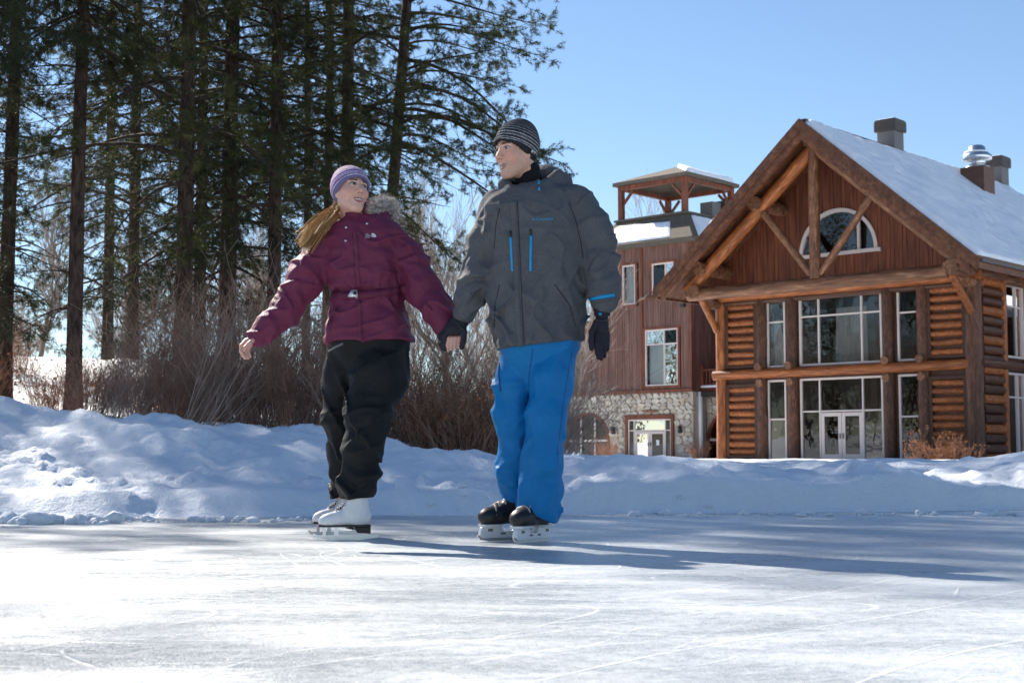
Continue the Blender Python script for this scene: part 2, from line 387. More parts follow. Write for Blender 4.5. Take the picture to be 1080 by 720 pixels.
Z = lambda z: z-ZB
LR = random.Random(3)
def lodge_walls():
    W2, D = 6.5, 30
    b = MB()
    cols = [(-6.5,-3.92), (-2.84,-2.14), (2.14,2.84), (3.92,6.5)]
    for x0, x1 in cols: b.box(x0, x1, 0, .25, -.6, Z(8.35))
    for x0, x1 in ((-3.92,-2.84), (-2.14,2.14), (2.84,3.92)):
        b.box(x0, x1, .002, .248, -.6, .02); b.box(x0, x1, .002, .248, Z(4.02), Z(4.55)); b.box(x0, x1, .002, .248, Z(7.96), Z(8.35))
    wall = b.build('front_wall', M['shutter'], lodge)
    b = MB()   # right wall with two window openings, left wall, back wall, floors
    for z0, z1 in ((-.6, .1), (Z(4.1), Z(4.7)), (Z(8.0), Z(8.35))): b.box(6.25, 6.5, 2.6, 4.7, z0, z1)
    b.box(6.25, 6.498, .25, 2.6, -.6, Z(8.35)); b.box(6.25, 6.498, 4.7, D, -.6, Z(8.35))
    b.box(-6.5, -6.25, .25, D, -.6, Z(8.35)); b.box(-6.25, 6.25, 9, 9.2, -.6, Z(8.35))
    b.build('side_wall', M['shutter'], lodge)
    b = MB(); b.box(-6.25, 6.25, .25, 9, -.2, 0); b.box(-6.25, 6.25, .4, 9, Z(4.1), Z(4.45)); b.box(-6.25, 6.25, .25, 9, Z(8.2), Z(8.34))
    b.build('floor', M['inside'], lodge)
    b = MB()
    for x in (-3.2, 0, 3.2): MB().box(x-.18, x+.18, 3.0, 3.35, 0, Z(8.2)).build('interior_column', M['inside'], lodge)
    # log infill panels
    for sx in (-1, 1):
        for (z0, z1, n) in ((4.72, 7.75, 8), (.45, 3.75, 9)):
            pb = MB(); x0, x1 = (4.36, 6.12) if sx > 0 else (-6.12, -4.36)
            for a, c in ((x0, x0+.16), (x1-.16, x1)): pb.box(a, c, -.17, -.002, Z(z0-.1), Z(z1+.1))
            pb.box(x0+.16, x1-.16, -.15, -.002, Z(z1-.05), Z(z1+.1)); pb.box(x0+.16, x1-.16, -.15, -.002, Z(z0-.1), Z(z0+.02))
            pn = pb.build('log_panel', M['shutter'], lodge); dz = (z1-z0)/n
            for i in range(n):
                zz = Z(z0+dz*(i+.5))+LR.uniform(-.02,.02); log('log', (x0+.17, -.04+LR.uniform(-.02,.02), zz+LR.uniform(-.02,.02)), (x1-.17, -.04, zz+LR.uniform(-.02,.02)), dz*LR.uniform(.33,.41), 'log', pn)
    # right wall log courses
    cw = MB(); cw.box(6.50, 6.53, .3, 2.3, -.3, Z(8.2)); cw.box(6.50, 6.53, 4.95, 14, -.3, Z(8.2)); cs = cw.build('side_log_wall', M['shutter'], lodge)
    n = 19
    for i in range(n):
        zz = .12+i*(8.0/n)
        log('log', (6.55, .25, zz), (6.55, 2.35, zz), .205, 'logd' if i % 3 else 'log', cs); log('log', (6.55, 4.95, zz), (6.55, 13.5, zz), .205, 'logd', cs)
    # posts on the front
    for x in (-4.12, -2.46, 2.46, 4.12):
        for z0, z1 in ((0, 4.15), (4.5, 7.95)): log('post', (x, -.06, Z(z0)), (x, -.06, Z(z1)), .27, 'logd', lodge)
        for zz in (4.62, 3.85): log('log_end', (x, -.52 if zz > 4.5 else -.4, Z(zz)), (x, 0, Z(zz)), .19, 'logw', lodge)
    for x in (-3.92+.01, 3.92-.01): pass
    log('corner_post', (6.45, -.12, -.6), (6.45, -.12, Z(8.25)), .36, 'logd', lodge)
    log('corner_post', (-6.42, -.08, -.6), (-6.42, -.08, Z(8.1)), .27, 'log', lodge)
    for y in (2.42, 4.85): log('post', (6.62, y, -.4), (6.62, y, Z(8.2)), .17, 'log', lodge)
    log('mid_log', (-6.75, -.25, Z(4.31)), (6.35, -.25, Z(4.31)), .23, 'log', lodge); log('mid_log', (6.72, -.1, Z(4.35)), (6.72, 14, Z(4.35)), .2, 'logd', lodge)
    log('wall_beam', (-6.9, -.28, Z(8.05)), (6.9, -.28, Z(8.05)), .22, 'log', lodge)
    log('wall_beam', (-6.6, -.1, Z(7.78)), (6.3, -.1, Z(7.78)), .16, 'logd', lodge)
lodge_walls()

def window(x0, x1, z0, z1, cols, trans, parent, y=-.02, fr=.10, depth=.16, panes_skip=(), axis='x', fm='frame', gl='glass'):
    "frame mesh with mullions; each pane a child. axis x: faces -y; axis y: faces +x (x = y coordinate then)"
    b = MB()
    def bx(a, c, d0, d1, e, f):
        if axis == 'x': b.box(a, c, y+d0, y+d1, e, f)
        else: b.box(y-d1, y-d0, a, c, e, f)
    xs = [x0] + list(cols) + [x1]; zs = [z0] + list(trans) + [z1]
    bx(x0, x0+fr, 0, depth, z0, z1); bx(x1-fr, x1, 0, depth, z0, z1)
    bx(x0+fr, x1-fr, .003, depth-.003, z0, z0+fr); bx(x0+fr, x1-fr, .003, depth-.003, z1-fr, z1)
    m = fr*.38
    for c in cols: bx(c-m, c+m, .012, depth-.012, z0+fr, z1-fr)
    for t in trans:
        segs = [x0+fr] + [q for c in cols for q in (c-m, c+m)] + [x1-fr]
        for i in range(0, len(segs), 2): bx(segs[i], segs[i+1], .018, depth-.018, t-m, t+m)
    w_ = b.build('window', M[fm], parent, bevel=.012)
    for i in range(len(xs)-1):
        for j in range(len(zs)-1):
            if (i, j) in panes_skip: continue
            p = MB(); a = xs[i]+(fr if i == 0 else m); c = xs[i+1]-(fr if i == len(xs)-2 else m)
            e = zs[j]+(fr if j == 0 else m); f = zs[j+1]-(fr if j == len(zs)-2 else m)
            rr = random.Random(i*7+j*3+x0); tl = rr.uniform(-.004, .004)
            if axis == 'x': p.v += [(a,y+.09+tl,e),(c,y+.09-tl,e),(c,y+.09-tl*.5,f),(a,y+.09+tl*.5,f)]
            else: p.v += [(y-.09+tl,a,e),(y-.09-tl,c,e),(y-.09,c,f),(y-.09+tl,a,f)]
            p.f.append((0,1,2,3)); p.build('pane', M[gl], w_)
    return w_
def door_leaf(x0, x1, z0, z1, y, parent, hx, fm='frame'):
    b = MB(); s = .17
    b.box(x0, x0+s, y, y+.07, z0, z1); b.box(x1-s, x1, y, y+.07, z0, z1)
    b.box(x0+s, x1-s, y+.002, y+.068, z0, z0+.25); b.box(x0+s, x1-s, y+.002, y+.068, z1-s, z1)
    d = b.build('door', M[fm], parent, bevel=.008)
    p = MB(); p.v += [(x0+s,y+.035,z0+.25),(x1-s,y+.035,z0+.25),(x1-s,y+.035,z1-s),(x0+s,y+.035,z1-s)]; p.f.append((0,1,2,3)); p.build('pane', M['glass'], d)
    h = MB(); h.box(hx-.02, hx+.02, y-.05, y-.004, z0+.95, z0+1.2); h.build('handle', M['metal'], d)
    return d
def lodge_windows():
    for x0, x1 in ((-3.90,-2.86), (2.86,3.90)):
        window(x0, x1, Z(4.57), Z(7.94), [], [Z(6.72)], lodge); window(x0, x1, .03, Z(4.0), [], [Z(2.15)], lodge)
    window(-2.12, 2.12, Z(4.57), Z(7.94), [-1.1, 1.1], [Z(6.86)], lodge)
    window(-2.12, 2.12, .03, Z(4.0), [-1.1, 1.1], [Z(2.47)], lodge, panes_skip=((1,0),))
    door_leaf(-1.06, -.01, .06, Z(2.40), .02, lodge, -.08); door_leaf(.01, 1.06, .06, Z(2.40), .02, lodge, .08)
    for z0, z1, t in ((Z(4.72), Z(7.98), Z(7.0)), (.12, Z(4.08), Z(3.0))): window(2.62, 4.68, z0, z1, [3.9], [t], lodge, y=6.60, axis='y')
    b = MB()   # curtain in the big upper window
    n = 40
    for i in range(n+1):
        x = -.95+1.7*i/n; y = 1.2+.07*math.sin(i*1.9); b.v += [(x, y, Z(4.5)), (x*.9-.05, y+.1, Z(7.3))]
        if i: b.f.append((2*i-2, 2*i, 2*i+1, 2*i-1))
    b.build('curtain', M['curtain'], lodge, smooth=True)
    b = MB(); b.v.clear()
    for i in range(13):
        x = -3.85+.9*i/12; y = .6+.05*math.sin(i*2.1); b.v += [(x, y, Z(4.5)), (-3.85+.3*i/12, y, Z(6.9))]
        if i: b.f.append((2*i-2, 2*i, 2*i+1, 2*i-1))
    b.build('curtain', M['curtain'], lodge, smooth=True)
lodge_windows()

APEX, PITCH, EAVE = Z(15.3), 6.95/8.1, 8.1
def rz(x): return APEX-abs(x)*PITCH
def lodge_gable():
    b = MB(); wd = .2; RA = 1.86; zb = Z(9.72)
    x = -7.4
    while x < 7.4:
        xm = x+wd/2; top = rz(xm)-.25; off = .012*((int(round(x/wd)) % 3)-1)
        if top > Z(8.3):
            lo = Z(8.25)
            if abs(xm) < RA: 
                hi2 = zb; b.box(x+.008, x+wd-.008, .02+off, .2, lo, hi2); lo = zb+math.sqrt(RA*RA-xm*xm)
            if top > lo: b.box(x+.008, x+wd-.008, .02+off, .2, lo, top)
        x += wd
    tag(b.build('gable_siding', M['siding'], lodge), kind='stuff')
    b = MB(); b.prism([(-7.6, Z(8.3)), (7.6, Z(8.3)), (0, APEX-.3)], .21, .3)
    # arched window
    fr = MB(); n = 28
    for r0, r1, y0, y1 in ((RA-.02, RA+.15, -.06, .12),):
        for i in range(n):
            a0, a1 = math.pi*i/n, math.pi*(i+1)/n
            fr.prism([(r0*math.cos(a0), zb+r0*math.sin(a0)), (r1*math.cos(a0), zb+r1*math.sin(a0)), (r1*math.cos(a1), zb+r1*math.sin(a1)), (r0*math.cos(a1), zb+r0*math.sin(a1))], y0, y1)
    fr.box(-RA-.3, RA+.3, -.1, .12, zb-.16, zb)
    for xx in (-1.05, 1.05): fr.box(xx-.06, xx+.06, -.04, .1, zb, zb+math.sqrt(RA*RA-xx*xx))
    aw = fr.build('arched_window', M['frame'], lodge)
    for x0, x1 in ((-RA, -1.11), (-.99, .99), (1.11, RA)):
        p = MB(); k = 10; ring = [(x0+(x1-x0)*i/k) for i in range(k+1)]
        p.v += [(x_, .05, zb) for x_ in ring]+[(x_, .05, zb+math.sqrt(max(0, RA*RA-x_*x_))) for x_ in ring]
        for i in range(k): p.f.append((i, i+1, k+2+i, k+1+i))
        p.build('pane', M['glass'], aw)
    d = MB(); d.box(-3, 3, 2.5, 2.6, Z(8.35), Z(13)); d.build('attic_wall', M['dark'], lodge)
    # truss
    yT = -1.9
    for s in (-1, 1):
        log('rafter_log', (s*.05, yT, Z(14.25)), (s*7.0, yT, Z(8.32)), .31, 'log' if s < 0 else 'logw', lodge)
        log('truss_brace', (s*2.85, yT-.05, Z(11.75)), (s*.22, yT-.05, Z(8.5)), .17, 'logw', lodge)
        log('knee_brace', (s*6.35, yT, Z(8.0)), (s*6.5, -.3, Z(6.45)), .16, 'log', lodge)
        for (px_, pz) in ((2.95, 12.0), (6.1, 9.28)): log('purlin', (s*px_, -2.45, Z(pz)), (s*px_, .1, Z(pz)), .33, 'logw', lodge)
        log('plate_beam', (s*6.5, -2.3, Z(8.22)), (s*6.5, 13, Z(8.22)), .34, 'logw', lodge)
        log('wall_beam_end', (s*6.5, -.9, Z(7.75)), (s*6.5, .3, Z(7.75)), .26, 'logw', lodge)
        b = MB(); x0, x1 = (s*.0, s*EAVE)   # roof slab
        b.prism([(0, APEX-.28), (s*EAVE, rz(EAVE)-.28), (s*EAVE, rz(EAVE)), (0, APEX)], -3.1, 18); rf = b.build('roof', M['board'], lodge)
        b = MB(); e = .55; b.prism([(0, APEX-.5), (s*(EAVE+.02), rz(EAVE)-.5), (s*(EAVE+.02), rz(EAVE)+.06), (0, APEX+.06)], -3.2, -3.1)
        b.build('barge_board', M['board'], rf)
        b = MB(); b.prism([(0, APEX-.86), (s*(EAVE-.35), rz(EAVE-.35)-.86), (s*(EAVE-.35), rz(EAVE-.35)-.502), (0, APEX-.502)], -3.13, -2.95)
        b.build('barge_board', M['board'], rf)
        for i in range(17):     # soffit boards seen from below
            y0 = -3.1+i*.18; o2 = MB(); o2.prism([(0, APEX-.33-.01*(i%3)), (s*(EAVE-.05), rz(EAVE-.05)-.33-.01*(i%3)), (s*(EAVE-.05), rz(EAVE-.05)-.285), (0, APEX-.285)], y0+.008, y0+.172)
            o2.build('soffit_board', M['board'], rf)
        # eave fascia and rafter tails along the side
        f = MB(); f.box(min(s*EAVE, s*(EAVE+.08)), max(s*EAVE, s*(EAVE+.08)), -3.2, 18, rz(EAVE)-.42, rz(EAVE)+.10); f.build('eave_fascia', M['board'], rf)
        f = MB(); f.box(min(s*(EAVE+.082), s*(EAVE+.2)), max(s*(EAVE+.082), s*(EAVE+.2)), -3.1, 18, rz(EAVE)-.16, rz(EAVE)-.02); f.build('gutter', M['capd'], rf)
        for i in range(8):
            y = .6+i*1.6; log('rafter_tail', (s*6.2, y, rz(6.2)-.55), (s*7.75, y, rz(7.75)-.5), .19, 'log', rf)
    log('ridge_log', (0, -2.45, Z(14.55)), (0, .1, Z(14.55)), .34, 'logw', lodge)
    log('king_post', (0, yT-.12, Z(8.3)), (0, yT-.12, Z(14.3)), .24, 'logw', lodge)
    log('truss_chord', (-7.0, yT, Z(8.1)), (6.25, yT, Z(8.1)), .29, 'logw', lodge)
lodge_gable()

def snow_sheet(name, P, nu, nv, thick, parent, seed=0, amp=.05):
    "P: four corners (a,b,c,d) a->b = u, a->d = v; a slab of snow with a rounded rim lying on it"
    a, b, c, d = [np.array(p, float) for p in P]
    n = np.cross(b-a, d-a); n /= np.linalg.norm(n)
    if n[2] < 0: n = -n
    u = np.linspace(0, 1, nu); v = np.linspace(0, 1, nv); U, Vv = np.meshgrid(u, v)
    B = ((1-U)*(1-Vv))[...,None]*a+(U*(1-Vv))[...,None]*b+(U*Vv)[...,None]*c+((1-U)*Vv)[...,None]*d
    Lu = np.linalg.norm(b-a); Lv = np.linalg.norm(d-a)
    e = np.minimum.reduce([U*Lu, (1-U)*Lu, Vv*Lv, (1-Vv)*Lv]); k = np.sqrt(np.clip(1-(1-np.clip(e/(thick*1.2), 0, 1))**2, 0, 1))
    h = thick*k*(1+.0*U) + k*amp*fbm(U*Lu*.5+seed, Vv*Lv*.5, seed*1.3) + k*amp*.3*fbm(U*Lu*2.5+seed, Vv*Lv*2.5, 1.1)
    Pn = B + n*(h[...,None]+.004)
    V = Pn.reshape(-1, 3); i = (np.arange(nv-1)[:,None]*nu+np.arange(nu-1)[None,:]).ravel()
    F = np.stack([i, i+1, i+nu+1, i+nu], 1)
    if np.cross(b-a, d-a)[2] < 0: F = F[:, ::-1]
    return link(name, npmesh(name, V, F, M['snow']), parent)
def lodge_roof_extras():
    for s in (-1, 1):
        P = [(s*.12, -3.0, rz(.12)), (s*(EAVE-.05), -3.0, rz(EAVE-.05)), (s*(EAVE-.05), 17.9, rz(EAVE-.05)), (s*.12, 17.9, rz(.12))]
        snow_sheet('roof_snow', P, 110, 150, .24, lodge, 3+s, .07)
    b = MB(); b.box(-.22, .22, -3.0, 18, APEX-.12, APEX+.05); b.build('ridge_cap', M['capd'], lodge)
    # cross wing
    zr, yr, hw = Z(15.1), 21.5, 9.0
    for s in (-1, 1):
        b = MB(); b.prism([(yr, zr-.25), (yr+s*hw, zr-hw*PITCH-.25), (yr+s*hw, zr-hw*PITCH), (yr, zr)], -14, 16, 'x'); b.build('wing_roof', M['board'], lodge)
    snow_sheet('roof_snow', [(-14, yr-hw+.1, zr-(hw-.1)*PITCH), (16, yr-hw+.1, zr-(hw-.1)*PITCH), (16, yr, zr), (-14, yr, zr)], 120, 60, .3, lodge, 9, .1)
    b = MB(); b.box(-13, 15, 13.5, 29, -.5, Z(7.6)); b.build('wing_wall', M['shutter'], lodge)
    def flue(x, y, z0, z1, w_, cap):
        b = MB(); b.box(x-w_*.41, x+w_*.41, y-w_*.41, y+w_*.41, z0, z1-cap); c = b.build('chimney', M['metal'], lodge)
        b = MB(); b.box(x-w_*.5, x+w_*.5, y-w_*.5, y+w_*.5, z1-cap, z1-.05); b.box(x-w_*.46, x+w_*.46, y-w_*.46, y+w_*.46, z1-.05, z1)
        for i in range(4): b.box(x-w_*.515, x+w_*.515, y-w_*.515, y+w_*.515, z1-cap+.08+i*(cap-.2)/4, z1-cap+.13+i*(cap-.2)/4)
        b.build('cap', M['capd'], c)
        s_ = MB(); s_.box(x-w_*.4, x+w_*.4, y-w_*.4, y+w_*.4, z1+.001, z1+.05); s_.build('cap_snow', M['snow'], c, bevel=.04)
    flue(-.1, 5.35, Z(14.6), Z(16.75), 1.12, .6); flue(-.2, 17.6, Z(14.4), Z(16.85), 1.12, .6)
    hx, hy = 1.7, 11.0
    b = MB(); b.box(hx-.62, hx+.62, hy-.62, hy+.62, Z(12.6), Z(15.0)); hc = b.build('vent_chimney', M['brickc'], lodge)
    b = MB(); b.lathe([(.62,0),(.62,.05),(.4,.06),(.4,.4),(.72,.42),(.74,.62),(.55,.78),(.42,.86),(.42,1.05),(.3,1.16),(.05,1.2)], (hx, hy, Z(15.0)), 20); b.build('vent_cowl', M['steel'], hc, smooth=True)
    b = MB(); b.lathe([(.6,0),(.58,.07),(.3,.1)], (hx-.05, hy, Z(15.78)), 16); b.build('cap_snow', M['snow'], hc, smooth=True)
lodge_roof_extras()

# ================================================================== tower building behind
TO = Vector((9.05, 93.0, 0))
tower = empty('tower_building', (TO.x, TO.y, .1), LA)
tag(tower, 'brown timber tower building on a stone ground floor with open belvedere on top', 'building')
def tower_build():
    T = lambda z: z-.1
    x0, x1 = -4.9, 3.33; xl = -9.0; SK = 4.55
    # stone ground floor: mortar core with openings, stones in front
    door = (-2.1, 1.85, 0, 2.95); a1 = (-5.45, 1.95, 1.35); a2 = (5.35, 1.95, 1.3)   # arch: centre x, radius, spring height
    core = MB(); core.box(xl, -7.4, .1, .5, -.5, T(SK)); core.box(-3.5, door[0], .1, .5, -.5, T(SK)); core.box(door[1], 3.33, .1, .5, -.5, T(SK))
    core.box(door[0], door[1], .102, .498, door[3], T(SK)); core.box(-7.4, -3.5, .102, .498, T(3.32), T(SK))
    n = 14
    for i in range(n):
        aa, bb = math.pi*i/n, math.pi*(i+1)/n; r = 1.95
        core.prism([(a1[0]+r*math.cos(aa), 1.35+r*math.sin(aa)), (a1[0]+r*math.cos(aa), T(3.32)), (a1[0]+r*math.cos(bb), T(3.32)), (a1[0]+r*math.cos(bb), 1.35+r*math.sin(bb))], .104, .496)
    base = core.build('stone_base', M['mortar'], tower)
    def free(x, z, px=0):
        if door[0]-.1 < x < door[1]+.1 and z < door[3]+.1: return False
        for (cx, r, sz) in (a1, a2):
            if abs(x-cx) < r+.05 and z < sz: return False
            if z >= sz and (x-cx)**2+(z-sz)**2 < (r+.08)**2: return False
        return True
    rng = random.Random(11); meshes = []
    for k in range(6):
        bm = bmesh.new(); nn = rng.choice([5,6,6,7]); ring = []
        for j in range(nn):
            an = 2*math.pi*(j+rng.uniform(-.3,.3))/nn; ring.append((.52*math.cos(an)*rng.uniform(.85,1.1), .52*math.sin(an)*rng.uniform(.85,1.1)))
        fr = [bm.verts.new((x*.86, -.5+rng.uniform(-.15,.15), z*.86)) for x, z in ring]; bk = [bm.verts.new((x, .5, z)) for x, z in ring]
        bm.faces.new(fr)
        for j in range(nn): q = (j+1) % nn; bm.faces.new((fr[j], bk[j], bk[q], fr[q]))
        bmesh.ops.recalc_face_normals(bm, faces=bm.faces); me = bpy.data.meshes.new('stone'); bm.to_mesh(me); bm.free(); me.materials.append(M['stone']); meshes.append(me)
    z = .15; cnt = 0
    while z < T(SK)-.1:
        h = rng.uniform(.22, .34); x = -6.9+rng.uniform(0, .3)
        while x < 3.3:
            wd = rng.uniform(.32, .68)
            if free(x+wd/2, z) and free(x+wd*.15, z) and free(x+wd*.85, z) and free(x+wd/2, z+h/2) and z < T(SK)-.2 and x+wd < 3.4 and cnt < 290:
                st = link('stone', rng.choice(meshes), base, (x+wd/2, .08, z+rng.uniform(-.05,.05)), (0, rng.uniform(-.25,.25), 0), (wd*1.2, .14+rng.uniform(0,.08), h*1.3)); cnt += 1
            x += wd
        z += h
    # recessed wing to the right with the second arch
    b = MB(); yw = 1.4; b.box(3.332, 3.4, .5, yw, -.5, T(SK)); b.box(7.35, 9.5, yw, yw+.4, -.5, T(SK)); b.box(3.33, 7.35, yw+.002, yw+.398, 3.3, T(SK))
    for i in range(n):
        aa, bb = math.pi*i/n, math.pi*(i+1)/n; r = 1.95
        b.prism([(5.4+r*math.cos(aa), 1.35+r*math.sin(aa)), (5.4+r*math.cos(aa), 3.3), (5.4+r*math.cos(bb), 3.3), (5.4+r*math.cos(bb), 1.35+r*math.sin(bb))], yw+.004, yw+.396)
    wb = b.build('stone_base', M['mortar'], tower); z = .15
    while z < T(SK)-.3:
        h = rng.uniform(.22, .34); x = 3.5
        while x < 7.6:
            wd = rng.uniform(.32, .68); q = x+wd/2
            if not (abs(q-5.4) < 2.1 and z < 1.4) and (z < 1.4 or (q-5.4)**2+(z-1.35)**2 > 2.2**2): link('stone', rng.choice(meshes), wb, (q, yw-.02, z), (0, rng.uniform(-.2,.2), 0), (wd*1.2, .16, h*1.3))
            x += wd
        z += h
    # interiors (dark rooms)
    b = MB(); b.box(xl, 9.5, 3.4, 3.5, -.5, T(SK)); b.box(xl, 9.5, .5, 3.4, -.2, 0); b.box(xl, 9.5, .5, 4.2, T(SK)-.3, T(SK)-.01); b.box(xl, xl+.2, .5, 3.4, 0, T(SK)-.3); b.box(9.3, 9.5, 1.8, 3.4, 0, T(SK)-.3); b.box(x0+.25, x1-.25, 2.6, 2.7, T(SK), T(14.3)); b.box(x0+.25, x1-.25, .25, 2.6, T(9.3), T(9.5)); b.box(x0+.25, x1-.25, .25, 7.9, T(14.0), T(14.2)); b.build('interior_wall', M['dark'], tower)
    # arched windows
    def arch(cx, yy, r):
        f = MB(); k = 20
        for i in range(k):
            aa, bb = math.pi*i/k, math.pi*(i+1)/k; r0, r1 = r-.2, r
            f.prism([(cx+r0*math.cos(aa), 1.35+r0*math.sin(aa)), (cx+r1*math.cos(aa), 1.35+r1*math.sin(aa)), (cx+r1*math.cos(bb), 1.35+r1*math.sin(bb)), (cx+r0*math.cos(bb), 1.35+r0*math.sin(bb))], yy-.05, yy+.15)
        for xx in (-r+.1, r-.1): f.box(cx+xx-.1, cx+xx+.1, yy-.05, yy+.15, -.1, 1.35)
        aw = f.build('arched_window', M['siding'], tower)
        g = MB()
        for xx in (-.62, .62): g.box(cx+xx-.06, cx+xx+.06, yy+.02, yy+.1, -.1, 1.35+math.sqrt((r-.2)**2-.62**2))
        g.box(cx-r+.2, cx+r-.2, yy+.025, yy+.095, 1.32, 1.46); g.build('mullion', M['frame'], aw)
        p = MB(); kk = 16; q = r-.19
        p.v += [(cx-q*math.cos(math.pi*i/kk), yy+.12, 1.35+q*math.sin(math.pi*i/kk)) for i in range(kk+1)] + [(cx+q, yy+.12, -.1), (cx-q, yy+.12, -.1)]
        p.f.append(tuple(range(len(p.v)))); p.build('pane', M['glass'], aw)
    arch(a1[0], .1, 1.95); arch(5.4, yw, 1.95)
    # entrance
    f = MB(); f.box(-2.1, -1.9, -.05, .3, 0, 2.95); f.box(1.65, 1.85, -.05, .3, 0, 2.95); f.box(-1.9, 1.65, -.048, .298, 2.78, 2.95); f.box(-2.15, 1.9, -.12, -.051, 2.95, 3.05)
    en = f.build('entrance_surround', M['siding'], tower)
    window(-1.9, 1.65, .02, 2.76, [-1.4, 1.15], [2.02], tower, y=.02, panes_skip=((1,0),))
    door_leaf(-1.36, -.14, .05, 1.96, .06, tower, -.22); d2 = door_leaf(-.12, 1.11, .05, 1.96, .06, tower, -.04)
    b = MB(); b.box(.38, .62, .088, .094, 1.05, 1.4); b.build('notice', M['blind'], d2)
    b = MB(); b.box(-.55, .55, -.1, -.055, 3.18, 3.36); b.build('entrance_plaque', M['logw'], tower, bevel=.02)
    for lx in (-3.0, 2.5):
        b = MB(); b.box(lx-.05, lx+.05, -.12, .02, 1.9, 2.0); b.lathe([(.05,.0),(.16,.06),(.13,.36),(.2,.40),(.03,.52)], (lx, -.2, 1.8), 8); b.build('wall_lamp', M['lamp'], tower)
    # timber walls with vertical boards
    b = MB()
    ops = [(-.48, 2.35, 4.92, 8.78), (-2.35, -1.08, 10.4, 13.22), (.12, 2.1, 10.9, 13.12)]
    def boards(xa, xb, za, zb, yy=0):
        x = xa; k = 0
        while x < xb-.01:
            xe = min(x+.2, xb); segs = [(za, zb)]
            for (p, q, r, s) in ops:
                if x < q and xe > p: segs = [t for (u, v) in segs for t in ((u, min(v, r)), (max(u, s), v)) if t[1]-t[0] > .02]
            for u, v in segs: b.box(x+.008, xe-.008, yy-.02+.008*(k % 3), yy+.25, T(u), T(v))
            x = xe; k += 1
    boards(x0, x1, SK+.22, 14.3); boards(xl, x0, SK+.22, 9.4)
    tag(b.build('siding', M['tsiding'], tower), kind='stuff')
    b = MB(); b.box(x1-.25, x1, .25, 8.2, T(SK), T(14.3)); b.box(x0, x0+.25, .25, 8.2, T(9), T(14.3)); b.box(x0, x1, 8, 8.2, 0, T(14.3)); b.box(xl, xl+.2, .25, 8, T(SK), T(9.4))
    b.box(x1, 9.5, 4.2, 4.4, T(SK), T(11)); b.build('timber_wall', M['tsiding'], tower)
    b = MB(); b.box(xl-.05, x1+.1, -.14, .2, T(SK), T(SK+.2)); b.box(-.72, -.55, -.09, -.03, T(SK+.22), T(14.2)); b.box(x1-.12, x1+.06, -.08, .1, T(SK+.22), T(14.2)); b.build('trim_board', M['siding'], tower)
    b = MB(); b.box(xl-.3, x0, -.4, 8.3, T(9.4), T(9.6)); b.build('side_roof', M['shingle'], tower)
    # windows with dark trim
    for (xa, xb, za, zb, cols, tr) in ((-.4, 2.27, 5.0, 8.7, [1.15], [7.72]), (-2.27, -1.16, 10.48, 13.14, [], []), (.2, 2.0, 11.0, 13.04, [1.3], [])):
        t_ = MB()
        for bx in ((xa-.16, xa, za-.16, zb+.16), (xb, xb+.16, za-.16, zb+.16)): t_.box(bx[0], bx[1], -.07, .1, T(bx[2]), T(bx[3]))
        t_.box(xa, xb, -.068, .098, T(zb), T(zb+.16)); t_.box(xa, xb, -.068, .098, T(za-.16), T(za)); t_.build('window_trim', M['siding'], tower)
        window(xa, xb, T(za), T(zb), cols, [T(q) for q in tr], tower, y=-.03)
    b = MB(); b.box(-.3, 2.17, .35, .37, T(5.0), T(7.7)); b.build('blind', M['blind'], tower)
    b = MB(); b.box(-2.2, -1.2, .35, .37, T(10.5), T(13.1)); b.build('blind', M['blind'], tower)
    b = MB(); b.box(-.6, 2.4, -.2, -.02, T(10.72), T(10.84)); b.build('window_sill', M['logw'], tower)
    b = MB(); b.box(2.62, 2.95, -.32, -.05, T(10.0), T(10.2)); b.build('floodlight', M['lamp'], tower, bevel=.03)
    # balcony on the wing
    window(4.3, 6.2, T(5.0), T(8.4), [5.25], [T(7.4)], tower, y=4.15)
    b = MB(); b.box(3.35, 9.5, .9, 4.2, T(SK), T(SK+.25)); fl = b.build('balcony_floor', M['siding'], tower)
    b = MB(); b.box(3.36, 9.5, .85, 4.2, T(SK+.252), T(SK+.42)); b.build('balcony_snow', M['snow'], tower, bevel=.07)
    b = MB(); b.box(3.4, 9.5, .95, 1.07, T(5.9), T(6.0)); b.box(3.4, 9.5, .97, 1.05, T(5.0), T(5.06)); rl = b.build('railing', M['siding'], tower)
    for i in range(22): b = MB(); xx = 3.5+i*.27; b.box(xx-.035, xx+.035, .975, 1.045, T(5.06), T(5.9)); b.build('baluster', M['siding'], rl)
    b = MB(); b.box(3.36, 3.54, .92, 1.1, T(SK+.25), T(6.25)); b.build('railing_post', M['siding'], rl)
    # roof, platform, belvedere
    cx, cy = -.785, 4.1; hw, tw = 4.7, 2.9; ze, zt = T(14.45), T(16.35)
    b = MB(); q = [(-hw,-hw),(hw,-hw),(hw,hw),(-hw,hw)]
    for (s, z_) in ((hw, ze-.25), (hw, ze), (tw, zt)): b.v += [(cx+u/hw*s, cy+v_/hw*s, z_) for u, v_ in q]
    b.f += [(3,2,1,0),(8,9,10,11)]
    for lv in (0, 4):
        for i in range(4): j = (i+1) % 4; b.f.append((lv+i, lv+j, lv+4+j, lv+4+i))
    rf = b.build('roof', M['shingle'], tower)
    def rp(u, v_, t): s = hw+(tw-hw)*t; return (cx+u*s, cy+v_*s, ze+(zt-ze)*t+.01)
    for (ua, ub, side) in ((-.92, .62, 'f'), (-.85, .9, 'r')):
        if side == 'f': P = [rp(ua, -1, .06), rp(ub, -1, .06), rp(ub*.95, -1, .72), rp(ua*.8, -1, .8)]
        else: P = [rp(1, ua, .05), rp(1, ub, .05), rp(1, ub, .95), rp(1, ua*.97, .95)]
        snow_sheet('roof_snow', P, 36, 24, .09, tower, 5, .05)
